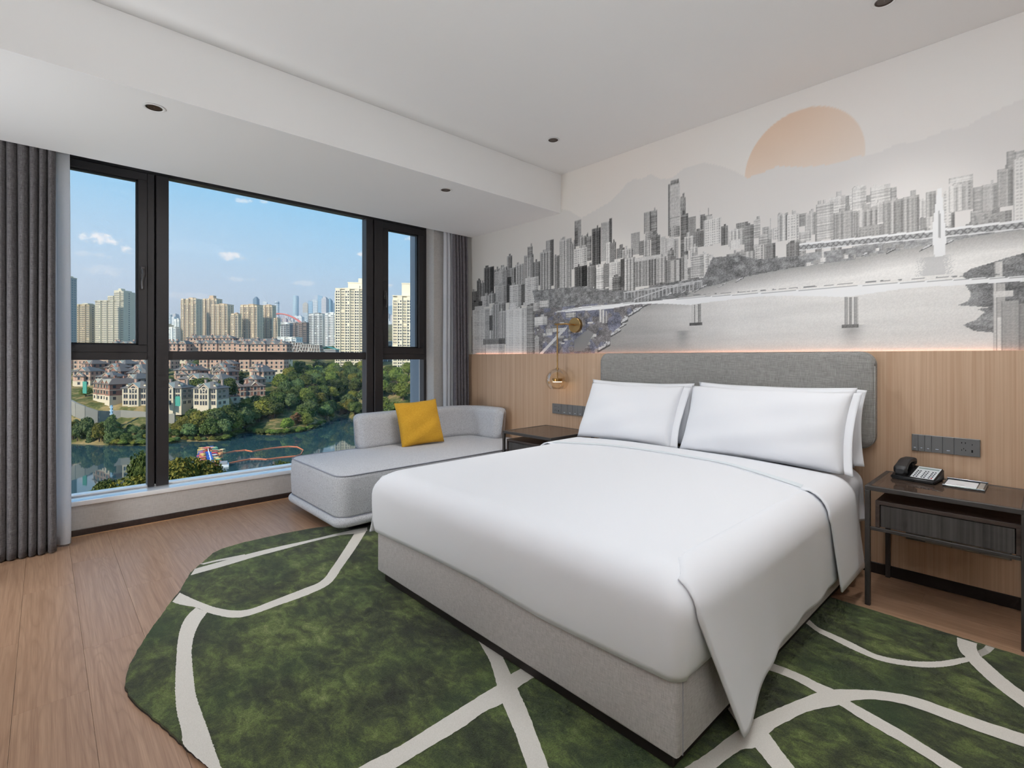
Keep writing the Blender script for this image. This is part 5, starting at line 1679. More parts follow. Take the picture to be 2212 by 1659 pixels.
def tower(label, D, L, Wd, zb, zt, pal, style, rot=0.0, group=None):
    zb = min(zb, gz(D, L)) - 1.0
    H = zt - zb
    t = thing('apartment_tower' if H > 25 else 'white_building', label, 'building', at(D, L, zb), YAW + rot, group)
    wall, fin, win = PAL[pal]
    dp = max(9.0, Wd * (.45 if pal == 'beige' else .66))
    fh = 3.05
    Wd *= .86 if pal == 'beige' else 1.0
    hw = Wd / 2
    sh = MB()
    # plan: a shaft with stepped-forward bays so the facade shows vertical relief
    bays = max(2, int(round(Wd / 5.2)))
    bw = Wd / bays
    rr_ = random.Random(int(abs(L) * 10) + int(D))
    depth = [(-1.1 if (i % 2 == (bays % 2)) else 0.35) for i in range(bays)]
    hts = [H] * bays
    if style == 1:
        hts = [H * (.86 if i < bays * .35 else (.93 if i < bays * .6 else 1.0)) for i in range(bays)]
    if style == 2:
        hts = [H * (1 if i % 2 == 0 or i == bays - 1 else .9) for i in range(bays)]
    if style == 4:
        hts = [H * (.985 if i in (0, bays - 1) else 1.0) for i in range(bays)]
    wn = MB()
    fn = MB()
    for i in range(bays):
        x0, x1, y0, hh = -hw + i * bw, -hw + (i + 1) * bw, depth[i], hts[i]
        sh.box(x0, x1 + .01, y0, dp, 0, hh)
        nf = int((hh - 1.5) / fh)
        wide = depth[i] > 0
        cols = [(x0 + bw * .14, x0 + bw * .42), (x0 + bw * .58, x0 + bw * .86)] if not wide else [(x0 + bw * .10, x0 + bw * .90)]
        if pal == 'plainwhite':
            cols = cols[:1]
        for k in range(nf):
            z = 1.2 + k * fh
            for a, b in cols:
                if rr_.random() < .96:
                    wn.box(a, b, y0 - .06, y0 + .3, z, z + (1.55 if not wide else 1.35))
        if pal == 'beige' and wide:                     # deep vertical slots between the bays
            wn.box(x0 + bw * .42, x0 + bw * .58, y0 - .05, y0 + .3, 1, hh - 4)
        if wide and pal not in ('plainwhite', 'beige'):       # balcony slabs in the recessed bays
            for k in range(nf):
                fn.box(x0 + .15, x1 - .15, y0 - .75, y0 + .1, .95 + k * fh, 1.10 + k * fh + (.55 if pal in ('greycream', 'cream', 'tan') else .0))
        if pal in ('beige', 'white', 'cream', 'brown', 'midgrey'):
            fn.box(x0 - .42, x0 + .42, y0 - (1.5 if pal == 'beige' and wide else .55), y0 + .4, 0, hh - 3.2)
    # side walls, windows towards both ends
    for sx in (-1, 1):
        hh = hts[0] if sx < 0 else hts[-1]
        for k in range(int((hh - 1.5) / fh)):
            for q in (.25, .62):
                y = dp * q
                wn.box(sx * hw - .3, sx * hw + .06 if sx > 0 else sx * hw + .3, y, y + 1.8, 1.2 + k * fh, 2.6 + k * fh) if sx > 0 else wn.box(-hw - .06, -hw + .3, y, y + 1.8, 1.2 + k * fh, 2.6 + k * fh)
    part('shaft', sh, wall, t, None, True)
    if fn.f:
        tag(part('balconies', fn, fin, t, None, True), kind='stuff')
    tag(part('windows', wn, win, t, None, True), kind='stuff')
    cr = MB()
    cr.box(-hw - .3, hw + .3, -1.3, dp + .3, min(hts) - .01 if style in (0, 4, 5) else -1 + min(hts), min(hts) + .8 if style in (0, 4, 5) else min(hts) - .4)
    if style == 3:
        cr.box(-hw * .25, hw * .35, dp * .2, dp * .7, H, H + 6.5)
        cr.box(-hw * .35, hw * .45, dp * .15, dp * .75, H, H + 2)
    elif style == 4:
        cr.box(-hw * .42, hw, dp * .25, dp, H, H + 7.0).box(-hw * .42 - .4, hw + .4, dp * .25 - .4, dp, H + 6.4, H + 7.4).box(hw * .12, hw * .5, dp * .3, dp * .8, H + 7, H + 12).box(-hw * .2, hw * .2, dp * .2, dp * .5, H, H + 3.5)
    elif style == 5:
        cr.box(-hw * .28, hw, dp * .25, dp, H, H + 14).box(-hw * .28 - .3, hw, dp * .25 - .3, dp, H + 13.5, H + 14.4)
        for k in range(4):
            wn2 = MB()
    elif style == 1:
        cr.box(-hw * .1, hw * .45, dp * .3, dp * .8, H, H + 3.2).box(hw * .05, hw * .25, dp * .4, dp * .6, H + 3, H + 6)
    elif H > 40:
        cr.box(-hw * .3, hw * .3, dp * .3, dp * .8, H, H + 2.6)
    part('roof_crown', cr, fin if pal != 'cream' else wall, t, None, True)
    return t


for (lab, D, L, Wd, zb, zt, pal, st) in CITY_TOWERS:
    tower(lab, D, L, Wd, zb, zt, pal, st, rot=(-.18 if pal in ('beige', 'greycream', 'tan') else (.10 if pal == 'cream' else -.1)))


def far_mat(name, col, dark):
    """distant curtain walls: window rows too small to tell apart"""
    m, n, b = base_mat(name)
    tc = n.n('TexCoord').outputs['Object']
    s = n.n('SeparateXYZ', {0: tc})
    k = n.math('PINGPONG', n.math('MULTIPLY', s.outputs[2], .13), 1.0)
    k2 = n.math('PINGPONG', n.math('MULTIPLY', n.math('ADD', s.outputs[0], s.outputs[1]), .16), 1.0)
    n.t.links.new(n.mix(n.math('MULTIPLY', n.math('MULTIPLY', k, k2), .9, clamp=True), col, dark), b.inputs['Base Color'])
    b.inputs['Roughness'].default_value = .5
    return m


FARM = {'dark': far_mat('far_hazy_dark_glass', srgb(104, 132, 152), srgb(70, 98, 120)), 'pale': far_mat('far_pale_wall', srgb(226, 228, 228), srgb(166, 178, 188)),  # bluish haze of distance is put into the glass colours
        'round': far_mat('far_pale_round', srgb(214, 220, 222), srgb(140, 158, 170)), 'roundglass': far_mat('far_hazy_round_glass', srgb(176, 198, 208), srgb(126, 156, 174)),
        'tan': far_mat('far_tan', srgb(206, 196, 182), srgb(158, 156, 152)), 'glass': far_mat('far_hazy_glass', srgb(170, 200, 220), srgb(116, 156, 186)),
        'pink': far_mat('far_pink', srgb(196, 190, 192), srgb(150, 156, 164)), 'teal': far_mat('far_teal', srgb(130, 168, 184), srgb(92, 134, 156))}


def far_tower(label, D, L, Wd, zb, zt, kind, group=None, rot=0.0):
    zb = min(zb, gz(D, L)) - 2
    t = thing('far_tower', label, 'building', at(D, L, zb), YAW + rot, group)
    H, hw = zt - zb, Wd / 2
    s = MB()
    if kind in ('round', 'roundglass'):
        s.lathe([(hw, 0), (hw, H * .96), (hw * .93, H * .985), (hw * .8, H), (.1, H)], n=20)
        part('shaft', s, FARM[kind], t, 40, True)
        if kind == 'round':
            part('top_ring', MB().lathe([(hw * 1.05, H * .9), (hw * 1.1, H * .92), (hw * 1.05, H * .94)], n=20), FARM['dark'], t, None, True)
    else:
        s.box(-hw, hw, -hw, hw, 0, H * .93)
        part('shaft', s, FARM[kind], t, None, True)
        c = MB()
        if kind == 'glass':
            c.vprism([(-hw, H * .93), (hw, H * .93), (hw, H * .98), (hw * .3, H * .98), (0, H * .955), (-hw * .3, H), (-hw, H)], -hw, hw)
        elif kind == 'pale':
            c.vprism([(-hw, H * .93), (hw, H * .93), (hw * .9, H * .96), (-hw * .2, H), (-hw, H * .985)], -hw, hw)
        else:
            c.box(-hw * .7, hw * .7, -hw * .7, hw * .7, H * .93, H * .97).box(-hw * .3, hw * .3, -hw * .3, hw * .3, H * .97, H)
        part('crown', c, FARM[kind], t, None, True)
    return t


for e in FAR_TOWERS:
    far_tower(*e[:7], rot=.25 if e[6] in ('glass', 'tan', 'pale') else -.2)
# the low hazy carpet of far blocks between them
rg = random.Random(21)
far_done = []
for k in range(150):
    u = rg.choice([rg.uniform(362, 730), rg.uniform(362, 730), rg.uniform(152, 300), rg.uniform(590, 730), rg.uniform(825, 890)])
    D = rg.uniform(1900, 3400)
    L = (u - 1106) / 1084 * D
    top = 1.25 + (772 - rg.uniform(676, 700)) / 1084 * D
    Wd = rg.uniform(4, 11) / 1084 * D
    if any(math.hypot(L - a, D - b) < (Wd + c) * .8 for a, b, c in far_done) or any(math.hypot(L - e[2], D - e[1]) < (Wd + e[3]) * .8 for e in FAR_TOWERS):
        continue
    far_done.append((L, D, Wd))
    g0 = gz(D, L)
    if top < g0 + 12:
        top = g0 + rg.uniform(14, 40)
    hw = Wd / 2
    m = MB().box(-hw, hw, -hw, hw, -3, top - g0).box(-hw * .4, hw * .3, -hw * .5, hw * .4, top - g0, top - g0 + rg.uniform(2, 6))
    o = link('far_block', m.mesh('far_block', FARM[rg.choice(['pale', 'pale', 'tan', 'pink', 'round'])]))
    o.location = at(D, L, g0)
    o.rotation_euler = (0, 0, YAW + rg.uniform(-.4, .4))
    tag(o, 'small pale block in the hazy far skyline', 'building', 'low blocks of the far skyline')

# red arch bridge
D, Lc = 1800, -835.0
ab = thing('arch_bridge', 'red steel arch bridge between the towers', 'bridge', at(D, Lc, 1.25 + (772 - 697) / 1084 * D), YAW)
RED_ST = plain('red_bridge_steel', srgb(226, 110, 92), .5)
half, rise = 78.0, 32.0
for yy in (-7, 7):
    part('arch_rib', MB().tube([(half * k / 16, yy, rise * (1 - (k / 16) ** 2)) for k in range(-16, 17)], 2.2, 8), RED_ST, ab, 60, True)
part('deck', MB().box(-half * 1.6, half * 1.6, -9, 9, -1.5, .8), X_WHITE, ab, None, True)
for k in range(-12, 13):
    x = half * k / 13
    part('hanger', MB().cyl((x, -7, 0), (x, -7, rise * (1 - (x / half) ** 2)), .35, 5), RED_ST, ab, None, True)
br = MB()
for k in range(-6, 7):
    x = half * k / 8
    z = rise * (1 - (x / half) ** 2)
    br.box(x - .8, x + .8, -7, 7, z - .6, z + .6)
tag(part('cross_braces', br, RED_ST, ab, None, True), kind='stuff')

# far hills
hm = MB()
nh = 120
rh = np.random.RandomState(8)
us = np.linspace(-1.6, .6, nh)
hh = 1.25 + (772 - np.interp(us, [-1.6, -.9, -.72, -.6, -.45, -.35, -.28, -.23, -.2, .6], [690, 690, 684, 690, 692, 680, 668, 658, 668, 650])) / 1084 * 7000 + rh.normal(0, 4, nh)
hm.add([at(7000, 7000 * r, 150) for r in us] + [at(7000, 7000 * r, z) for r, z in zip(us, hh)] + [at(8200, 8200 * r, z * .6) for r, z in zip(us, hh)],
       [(j * nh + i, j * nh + i + 1, (j + 1) * nh + i + 1, (j + 1) * nh + i) for j in range(2) for i in range(nh - 1)])
tag(part('hills', hm, facade('haze_blue_hills', srgb(118, 146, 164)), None, 180), 'wooded hills on the horizon, coloured haze blue', 'hills', kind='structure')  # blue of the distant air put into the hills' base colour

# ------------------------------------------------------------------ villas and terraces
def win_mesh(w, h, nm=0):
    f = MB()
    b = .16
    f.box(-w / 2 - b, w / 2 + b, -.14, .1, -b, 0).box(-w / 2 - b, w / 2 + b, -.14, .1, h, h + b).box(-w / 2 - b, -w / 2, -.14, .1, 0, h).box(w / 2, w / 2 + b, -.14, .1, 0, h)
    for k in range(nm):
        x = -w / 2 + w * (k + 1) / (nm + 1)
        f.box(x - .06, x + .06, -.12, .05, 0, h)
    return f.mesh('window', X_STONE), MB().box(-w / 2, w / 2, -.03, .06, 0, h).mesh('pane', X_DARKW)


WM = {k: win_mesh(*k) for k in ((2.2, 2.0, 1), (1.0, 2.2, 0), (1.0, 2.6, 0), (2.2, 1.6, 1))}


def put_window(parent, key, x, y, z, ry=0.0):
    f, p = WM[key]
    o = link('window', f, parent)
    o.location = (x, y, z)
    o.rotation_euler = (0, 0, ry)
    q = link('pane', p, o)
    return o


def hip(mb, x0, x1, y0, y1, z, rise, ov=.7):
    x0, x1, y0, y1 = x0 - ov, x1 + ov, y0 - ov, y1 + ov
    w, d = x1 - x0, y1 - y0
    k = min(w, d) / 2
    if w >= d:
        r = [(x0 + k, (y0 + y1) / 2), (x1 - k, (y0 + y1) / 2)]
    else:
        r = [((x0 + x1) / 2, y0 + k), ((x0 + x1) / 2, y1 - k)]
    vs = [(x0, y0, z), (x1, y0, z), (x1, y1, z), (x0, y1, z), (*r[0], z + rise), (*r[1], z + rise), (x0, y0, z - .25), (x1, y0, z - .25), (x1, y1, z - .25), (x0, y1, z - .25)]
    if w >= d:
        fs = [(0, 1, 5, 4), (1, 2, 5), (2, 3, 4, 5), (3, 0, 4)]
    else:
        fs = [(0, 1, 4), (1, 2, 5, 4), (2, 3, 5), (3, 0, 4, 5)]
    fs += [(6, 7, 1, 0), (7, 8, 2, 1), (8, 9, 3, 2), (9, 6, 0, 3), (9, 8, 7, 6)]
    mb.add(vs, fs)
    return mb


def gable(mb, x0, x1, y0, y1, z, rise, ov=.35, th=.28):
    xm = (x0 + x1) / 2
    mb.vprism([(x0 - ov, z - .1), (xm, z + rise), (x1 + ov, z - .1), (x1 + ov, z + th - .1), (xm, z + rise + th), (x0 - ov, z + th - .1)], y0, y1)
    return mb


HOUSES = []


def villa(label, D, L, z, rot=0.0, wall=X_BRICK2, W=12.6):
    HOUSES.append((D + 5.5, L, W * .62))
    t = thing('villa', label, 'house', at(D, L, z), YAW + rot)
    hw, dp = W / 2, 11.0
    part('ground_floor', MB().box(-hw, hw, 0, dp, -5, 3.2).box(-2.7, 2.7, -1.2, 0, -5, 3.2), X_STONE, t, None, True)
    part('walls', MB().box(-hw + .1, hw - .1, .1, dp - .1, 3.2, 9.2).box(-2.5, 2.5, -1.1, .1, 3.2, 9.4).vprism([(-2.5, 9.4), (0, 11.6), (2.5, 9.4)][::-1], -1.05, .1), wall, t, None, True)
    tr = MB()
    for x in (-hw, -2.7, 2.1, hw - .6):
        y = -1.2 if abs(x) < 3 else -.02
        tr.box(x, x + .6, y - .06, y + .5, 3.2, 9.2)
    for zz in (3.1, 6.2, 9.0):
        tr.box(-hw - .12, hw + .12, -.15, .2, zz, zz + .32).box(-2.85, 2.85, -1.32, -1.0, zz, zz + .3)
    part('stone_trim', tr, X_STONE, t, None, True)
    rf = part('roof', hip(MB(), -hw, hw, 0, dp, 9.3, 3.4), X_SLATE, t, None, True)
    part('gable_roof', gable(MB(), -2.6, 2.6, -1.5, 5.0, 9.3, 2.5), X_STONE, t, None, True)
    for x in (-4.5, 4.5):
        d = part('dormer', MB().box(x - .6, x + .6, 1.0, 3.4, 10.0, 10.9).lathe([(.62, 0), (.62, 2.4)], (x, 1.0, 10.9), 16, 'y'), X_STONE, rf, None, True)
        part('chimney', MB().box(x - .5, x + .5, 7.2, 8.2, 10.2, 13.4).box(x - .65, x + .65, 7.05, 8.35, 13.2, 13.6), wall, rf, None, True)
    for x in (-4.5, 4.5):
        for zz in (.6, 3.9, 6.7):
            put_window(t, (2.2, 2.0, 1), x, -.02, zz)
    for x in (-1.4, 0, 1.4):
        put_window(t, (1.0, 2.2, 0), x, -1.22, .5)
        put_window(t, (1.0, 2.2, 0), x, -1.14, 3.7)
        put_window(t, (1.0, 2.2, 0), x, -1.14, 6.7)
    af = part('arch_window', MB().lathe([(1.5, -.1), (1.5, .05), (1.2, .05), (1.2, -.1), (1.5, -.1)], (0, -1.1, 9.1), 24, 'y'), X_STONE, t, None, True)
    part('pane', MB().lathe([(.01, 0), (1.22, 0)], (0, -1.14, 9.1), 24, 'y'), X_DARKW, af, None, True)
    for s_ in (-1, 1):
        for q in (2.5, 6.5):
            for zz in (.6, 3.9, 6.7):
                put_window(t, (2.2, 1.6, 1), s_ * (hw + .02), q, zz, math.radians(90 * s_))
    return t


def vz(D, v):
    return 1.25 + (772 - v) / 1084 * D


def ul(u, D):
    return (u - 1106) / 1084 * D


villa('cream gabled villa just left of the dark mullion', 265, ul(291, 265), vz(265, 876), .05, X_BRICK2)
villa('cream gabled villa with green netting just right of the mullion', 265, ul(366, 265), vz(265, 876), .0, X_ASH)
villa('grey gabled villa right of the netted one, third along the lawn', 265, ul(443, 265), vz(265, 877), -.03, X_ASH)
villa('gabled villa behind the pair, its broad slate roof above them', 300, ul(420, 300), vz(300, 852), .0, X_BRICK2, 19)


def manor(label, D, L, z, rot, wings, wall=X_BRICK):
    """long brick house of stepped wings with many gables; wings: (x0, x1, y0, depth, floors)"""
    t = thing('terrace_house', label, 'house', at(D, L, z), YAW + rot)
    for x0, x1, y0, dp, fl in wings:
        for q in range(int((x1 - x0) / 8) + 1):
            xx, yy = min(x1, x0 + 4 + 8 * q), y0 + dp / 2
            HOUSES.append((D + xx * math.sin(rot) + yy * math.cos(rot), L + xx * math.cos(rot) - yy * math.sin(rot), 6.5))
    wl_, st_, rf_, wn_ = MB(), MB(), MB(), MB()
    for x0, x1, y0, dp, fl in wings:
        H = fl * 3.1
        wl_.box(x0, x1, y0, y0 + dp, 3.0, H)
        st_.box(x0 - .1, x1 + .1, y0 - .1, y0 + dp + .1, -7, 3.0)
        for zz in range(1, fl + 1):
            st_.box(x0 - .25, x1 + .25, y0 - .25, y0 + dp + .25, zz * 3.1 - .2, zz * 3.1 + .1)
        hip(rf_, x0, x1, y0, y0 + dp, H, 3.0)
        n_ = max(1, int((x1 - x0) / 3.2))
        for k in range(n_):
            xc = x0 + (x1 - x0) * (k + .5) / n_
            for zz in range(fl):
                wn_.box(xc - .75, xc + .75, y0 - .14, y0 + .1, zz * 3.1 + .9, zz * 3.1 + 2.5)
                st_.box(xc - 1.0, xc - .75, y0 - .2, y0 + .1, zz * 3.1 + .6, zz * 3.1 + 2.7)
                st_.box(xc + .75, xc + 1.0, y0 - .2, y0 + .1, zz * 3.1 + .6, zz * 3.1 + 2.7)
        m_ = max(1, int(dp / 3.4))
        for k in range(m_):
            yc = y0 + dp * (k + .5) / m_
            for zz in range(fl):
                wn_.box(x1 - .1, x1 + .13, yc - .7, yc + .7, zz * 3.1 + .9, zz * 3.1 + 2.5)
                wn_.box(x0 - .13, x0 + .1, yc - .7, yc + .7, zz * 3.1 + .9, zz * 3.1 + 2.5)
        g_ = max(1, int((x1 - x0) / 7))
        for k in range(g_):
            xc = x0 + (x1 - x0) * (k + .5) / g_
            wl_.vprism([(xc - 2, H - .1), (xc, H + 2.2), (xc + 2, H - .1)][::-1], y0 - .05, y0 + 3)
            gable(st_, xc - 2.1, xc + 2.1, y0 - .4, y0 + 3.4, H, 2.2)
    part('walls', wl_, wall, t, None, True)
    tag(part('stone_trim', st_, X_STONE, t, None, True), kind='stuff')
    part('roof', rf_, X_SLATE2 if wall is X_BRICK else X_SLATE, t, None, True)
    tag(part('windows', wn_, X_DARKW, t, None, True), kind='stuff')
    for x0, x1, y0, dp, fl in wings:
        part('chimney', MB().box(x0 + 1.2, x0 + 2.3, y0 + dp * .6, y0 + dp * .6 + 1.1, fl * 3.1, fl * 3.1 + 4.2), wall, t, None, True)
    return t


manor('red brick corner house at the left, with a scaffold net', 272, ul(228, 272), vz(272, 866), math.radians(-28), [(-9, 4, 0, 12, 3), (4, 9, -2.0, 13, 3), (-16, -9, 1, 10, 3)])
manor('brown brick corner house with rounded bay, behind the lakeside trees', 304, ul(522, 304), vz(304, 868), math.radians(34), [(-9, 2, 0, 12, 3), (2, 13, 1.2, 11, 3), (-13, -9, 2, 8, 2)])
rows_ = [(-25, 5), (-8, 5)]
ROWS = [
    ('long pink row of gabled flats at the left of the middle pane', 430, 379, 782, .02, 5, 4),
    ('long cream and pink row of gabled flats, second along', 440, 464, 780, .0, 5, 9),
    ('long cream and pink row of gabled flats, third along', 425, 568, 783, .0, 5, 9),
    ('upper row of gabled flats behind the second row', 500, 455, 764, .0, 5, 10),
    ('upper row of gabled flats behind the third row', 500, 555, 764, .0, 4, 9),
    ('lower row of flats under the window bar, beside the green trees', 385, 567, 806, .08, 4, 7),
    ('lower row of cream flats under the window bar, middle', 385, 472, 803, -.05, 4, 6),
    ('row of gabled flats in the left pane below the towers', 440, 285, 782, .05, 5, 8),
    ('row of gabled flats half hidden by the left mullion', 390, 330, 806, .05, 4, 6),
    ('cream gabled row at the left edge above the trees', 370, 185, 806, .1, 4, 7),
]
for lab, D, u, v, rt, fl, nb in ROWS:
    manor(lab, D, ul(u, D), vz(D, v), rt, [(-nb * 2.2, nb * 2.2, 0, 12, fl), (-nb * 2.2 - 1, -nb * 1.3, -1.6, 10, fl), (nb * 1.3, nb * 2.2 + 1, -1.6, 10, fl), (-2.6, 2.6, -1.4, 8, fl)], X_BRICK2)


def small_house(label, D, L, z, rot, k, group):
    rq = random.Random(k)
    w, d, fl = rq.uniform(8, 11), rq.uniform(9, 13), rq.choice([2, 3, 3])
    return manor(label, D, L, z, rot, [(-w / 2, w / 2, 0, d, fl), (-w * .3, w * .25, -1.8, 6, fl - 1 if fl > 2 else 2)], rq.choice([X_BRICK2, X_BRICK, X_ASH]))


k = 0
for u0, D0, du, n_ in ((400, 324, 5, 3), (470, 300, 4, 4), (545, 326, 6, 3), (232, 300, 7, 4), (286, 294, 6, 5), (180, 318, 6, 3)):
    for j in range(n_):
        D = D0 + j * 18
        u = u0 + du * j + (6 if j % 2 else -4)
        L = ul(u, D)
        o = small_house('small slate-roofed house in the crowded lanes behind the villas', D, L, gz(D, L), random.Random(k).uniform(-.3, .3), k, None)
        o['group'] = 'small houses behind the lakeside villas'
        k += 1


# stepped dark-and-white terraces and a teal-roofed hall
def stepped(label, D, u, v, w, n_):
    HOUSES.append((D + 6, ul(u, D), w * .5))
    t = thing('stepped_flats', label, 'house', at(D, ul(u, D), vz(D, v)), YAW)
    dk, wh = MB(), MB()
    for k in range(n_):
        ww = w * (1 - .14 * k)
        dk.box(-ww / 2, ww / 2, k * 1.5, 12, -2 + k * 3.1, k * 3.1 + 2.6)
        wh.box(-ww / 2 - .4, ww / 2 + .4, k * 1.5 - 1.2, 12, k * 3.1 + 2.45, k * 3.1 + 2.9)
        for q in range(5):
            x = -ww / 2 + ww * q / 4
            wh.box(x - .3, x + .3, k * 1.5 - 1.0, k * 1.5, k * 3.1, k * 3.1 + 2.4)
    part('walls', dk, X_BROWN, t, None, True)
    tag(part('terraces', wh, X_PALE, t, None, True), kind='stuff')
    return t


stepped('dark flats with white terraces left of the teal-roofed hall, upper left', 520, 615, 762, 20, 4)
stepped('dark flats with white terraces, second from the left', 500, 640, 766, 17, 4)
stepped('dark flats with white terraces, third from the left', 490, 658, 770, 15, 4)
stepped('dark flats with white terraces nearest the teal-roofed hall', 480, 677, 772, 14, 4)
hl = thing('hall', 'hall with a teal metal roof among trees', 'building', at(520, ul(706, 520), vz(520, 764)), YAW)
part('walls', MB().box(-9, 9, 0, 12, -3, 4), X_MID, hl, None, True)
part('roof', gable(MB(), -9.2, 9.2, -.5, 12.5, 4, 3.0, .6, .3), plain('teal_roof', srgb(60, 148, 140), .5), hl, None, True)
part('roof_stripe', MB().box(-4, 9, -.8, 3, 4.1, 4.5), X_WHITE, hl, None, True)

# lakeside bits: retaining wall, jetty, terrace steps, pavilion, lattice mast, nets
rw = MB()
pts_ = [(150, 250, 862), (165, 248, 870), (185, 248, 878), (212, 250, 887), (235, 256, 888), (262, 258, 886), (318, 258, 890), (345, 258, 896), (378, 259, 893)]
for a, b in zip(pts_[:-1], pts_[1:]):
    p, q = at(a[1], ul(a[0], a[1])), at(b[1], ul(b[0], b[1]))
    za, zb_ = vz(a[1], a[2]), vz(b[1], b[2])
    n_ = Vector((-(q - p).y, (q - p).x, 0)).normalized() * .5
    rw.add([(*(p - n_).xy, za - 7), (*(q - n_).xy, zb_ - 7), (*(q + n_).xy, zb_ - 7), (*(p + n_).xy, za - 7), (*(p - n_).xy, za), (*(q - n_).xy, zb_), (*(q + n_).xy, zb_), (*(p + n_).xy, za)],
           [(4, 5, 6, 7), (0, 1, 5, 4), (2, 3, 7, 6), (1, 2, 6, 5), (3, 0, 4, 7)])
solo('retaining_wall', rw, facade('pale_concrete', srgb(150, 146, 136), .15), 'pale concrete retaining wall below the villas', 'wall')
jt = thing('jetty', 'bright blue floating jetty on the lake', 'jetty', at(196, -112, LAKE), YAW)
def jloc(u, v):
    D = 41.1 * 1084 / (v - 772)
    p = at(D, ul(u, D)) - at(196, -112)
    return (p.dot(RV), p.dot(FV))
A_, B_, C_, D_ = jloc(443, 978), jloc(456, 978), jloc(473, 1040), jloc(459, 1040)
part('deck', MB().prism([D_, C_, B_, A_], .1, .7), plain('blue_plastic_deck', srgb(30, 96, 190), .5), jt, None, True)
m0, m1 = np.array(A_) * .5 + np.array(B_) * .5, np.array(C_) * .5 + np.array(D_) * .5
for k in range(9):
    q = m0 + (m1 - m0) * (k + .3) / 9
    part('post', MB().cyl((q[0], q[1], .7), (q[0], q[1], 2.0), .14, 6), X_WHITE, jt, None, True)
part('handrail', MB().tube([(m0[0], m0[1], 1.9), (m1[0], m1[1], 1.9)], .16, 6), X_WHITE, jt, None, True)
boat_cols = [srgb(206, 60, 60), srgb(226, 190, 90), srgb(90, 150, 110), srgb(210, 90, 70), srgb(224, 160, 110), srgb(60, 96, 170), srgb(170, 40, 70), srgb(230, 200, 140)]
boat_m = [(plain('boat_hull_%d' % i, c, .4), plain('boat_canopy_%d' % i, tuple(min(1, q * 1.25 + .05) for q in c[:3]) + (1,), .5)) for i, c in enumerate(boat_cols)]
hull = MB().prism([(-.75, -1.2), (.75, -1.2), (.8, .6), (.45, 1.3), (-.45, 1.3), (-.8, .6)], 0, .55)
cano = MB().rbox(-.75, .75, -1.0, .7, 1.5, 1.65, .05, 1)
for sx in (-.65, .65):
    for sy in (-.9, .6):
        cano.cyl((sx, sy, .5), (sx, sy, 1.55), .05, 5)
boat_meshes = [(hull.mesh('hull', a), cano.mesh('canopy', b)) for a, b in boat_m]
rb = random.Random(9)
spots = []
for k in range(15):
    spots.append((433 + rb.uniform(-3, 9) - k * .05, 1002 - k * 1.9 + rb.uniform(-1.5, 1.5)))
for k in range(12):
    spots.append((438 + k * 2.6, 972 + abs(k - 6) * .5 + rb.uniform(-1.5, 2)))
for k in range(11):
    spots.append((459 + k * .9 + rb.uniform(0, 6), 978 + k * 2.6 + rb.uniform(-1, 1)))
spots += [(468, 979), (476, 979.5), (480, 977.5)]
for k, (u, v) in enumerate(spots):
    D = 41.1 * 1084 / (v - 772)
    hm_, cm_ = boat_meshes[rb.randrange(8)]
    o = link('pedal_boat', hm_)
    o.location = at(D, ul(u, D), LAKE + .02)
    o.rotation_euler = (0, 0, rb.uniform(0, 6.28))
    link('canopy', cm_, o)
    tag(o, 'small coloured pedal boat moored around the blue jetty', 'boat', 'pedal boats around the jetty')
wb = thing('motor_boat', 'white flat boat moored alone right of the jetty', 'boat', at(191, ul(484, 191), LAKE), YAW + .5)
part('hull', MB().prism([(-1.6, -3.5), (1.6, -3.5), (1.6, 2), (0, 4), (-1.6, 2)], 0, .7), X_WHITE, wb, None, True)
part('cabin', MB().rbox(-1.2, 1.2, -2, 1.2, .7, 1.7, .1, 1), X_MID, wb, None, True)
solo('float_line', MB().tube([at(d, l, LAKE + .15) for d, l in ROPE], .2, 6), plain('orange_float', srgb(232, 130, 84), .5), 'orange float line looping across the lake', 'rope', base=at(230, -108, LAKE))
pv = thing('pavilion', 'small grey lakeside pavilion on a white platform', 'pavilion', at(246, ul(174, 246), LAKE), YAW)
part('platform', MB().box(-3.2, 2.6, -3, 3, -.5, .9), X_WHITE, pv, None, True)
for x in (-1.6, 0, 1.6):
    for yy in (-1.2, 1.2):
        part('column', MB().cyl((x, yy, .9), (x, yy, 3.4), .28, 8), X_MID, pv, None, True)
part('roof', MB().box(-2.3, 2.3, -1.9, 1.9, 3.4, 3.8), X_BROWN, pv, None, True)
ms = thing('lattice_mast', 'slim blue-white lattice mast among the trees', 'mast', at(247, ul(241, 247), vz(247, 904)), YAW)
part('mast', MB().box(-.35, .35, -.35, .35, 0, 6.5), plain('blue_white_steel', srgb(150, 186, 210), .5), ms, None, True)
for k in range(3):
    part('crossbar', MB().box(-.9, .9, -.3, .3, 2 + k * 1.7, 2.3 + k * 1.7), X_WHITE, ms, None, True)
ts = thing('lakeside_terrace', 'pale stepped concrete terrace at the head of the lake', 'terrace', at(352, ul(708, 352), LAKE), YAW)
for k in range(4):
    part('step', MB().box(-9 + k * .6, 10 + k * .5, -2 + k * 3, 16, -.5 + k * .8, .4 + k * .8), facade('terrace_stone', srgb(186, 176, 160)), ts, None, True)
part('lawn', MB().box(-6, 6, 9, 14, 2.6, 2.95), facade('lawn_green', srgb(104, 120, 62)), ts, None, True)
NET = plain('green_scaffold_net', srgb(70, 150, 132), .8)
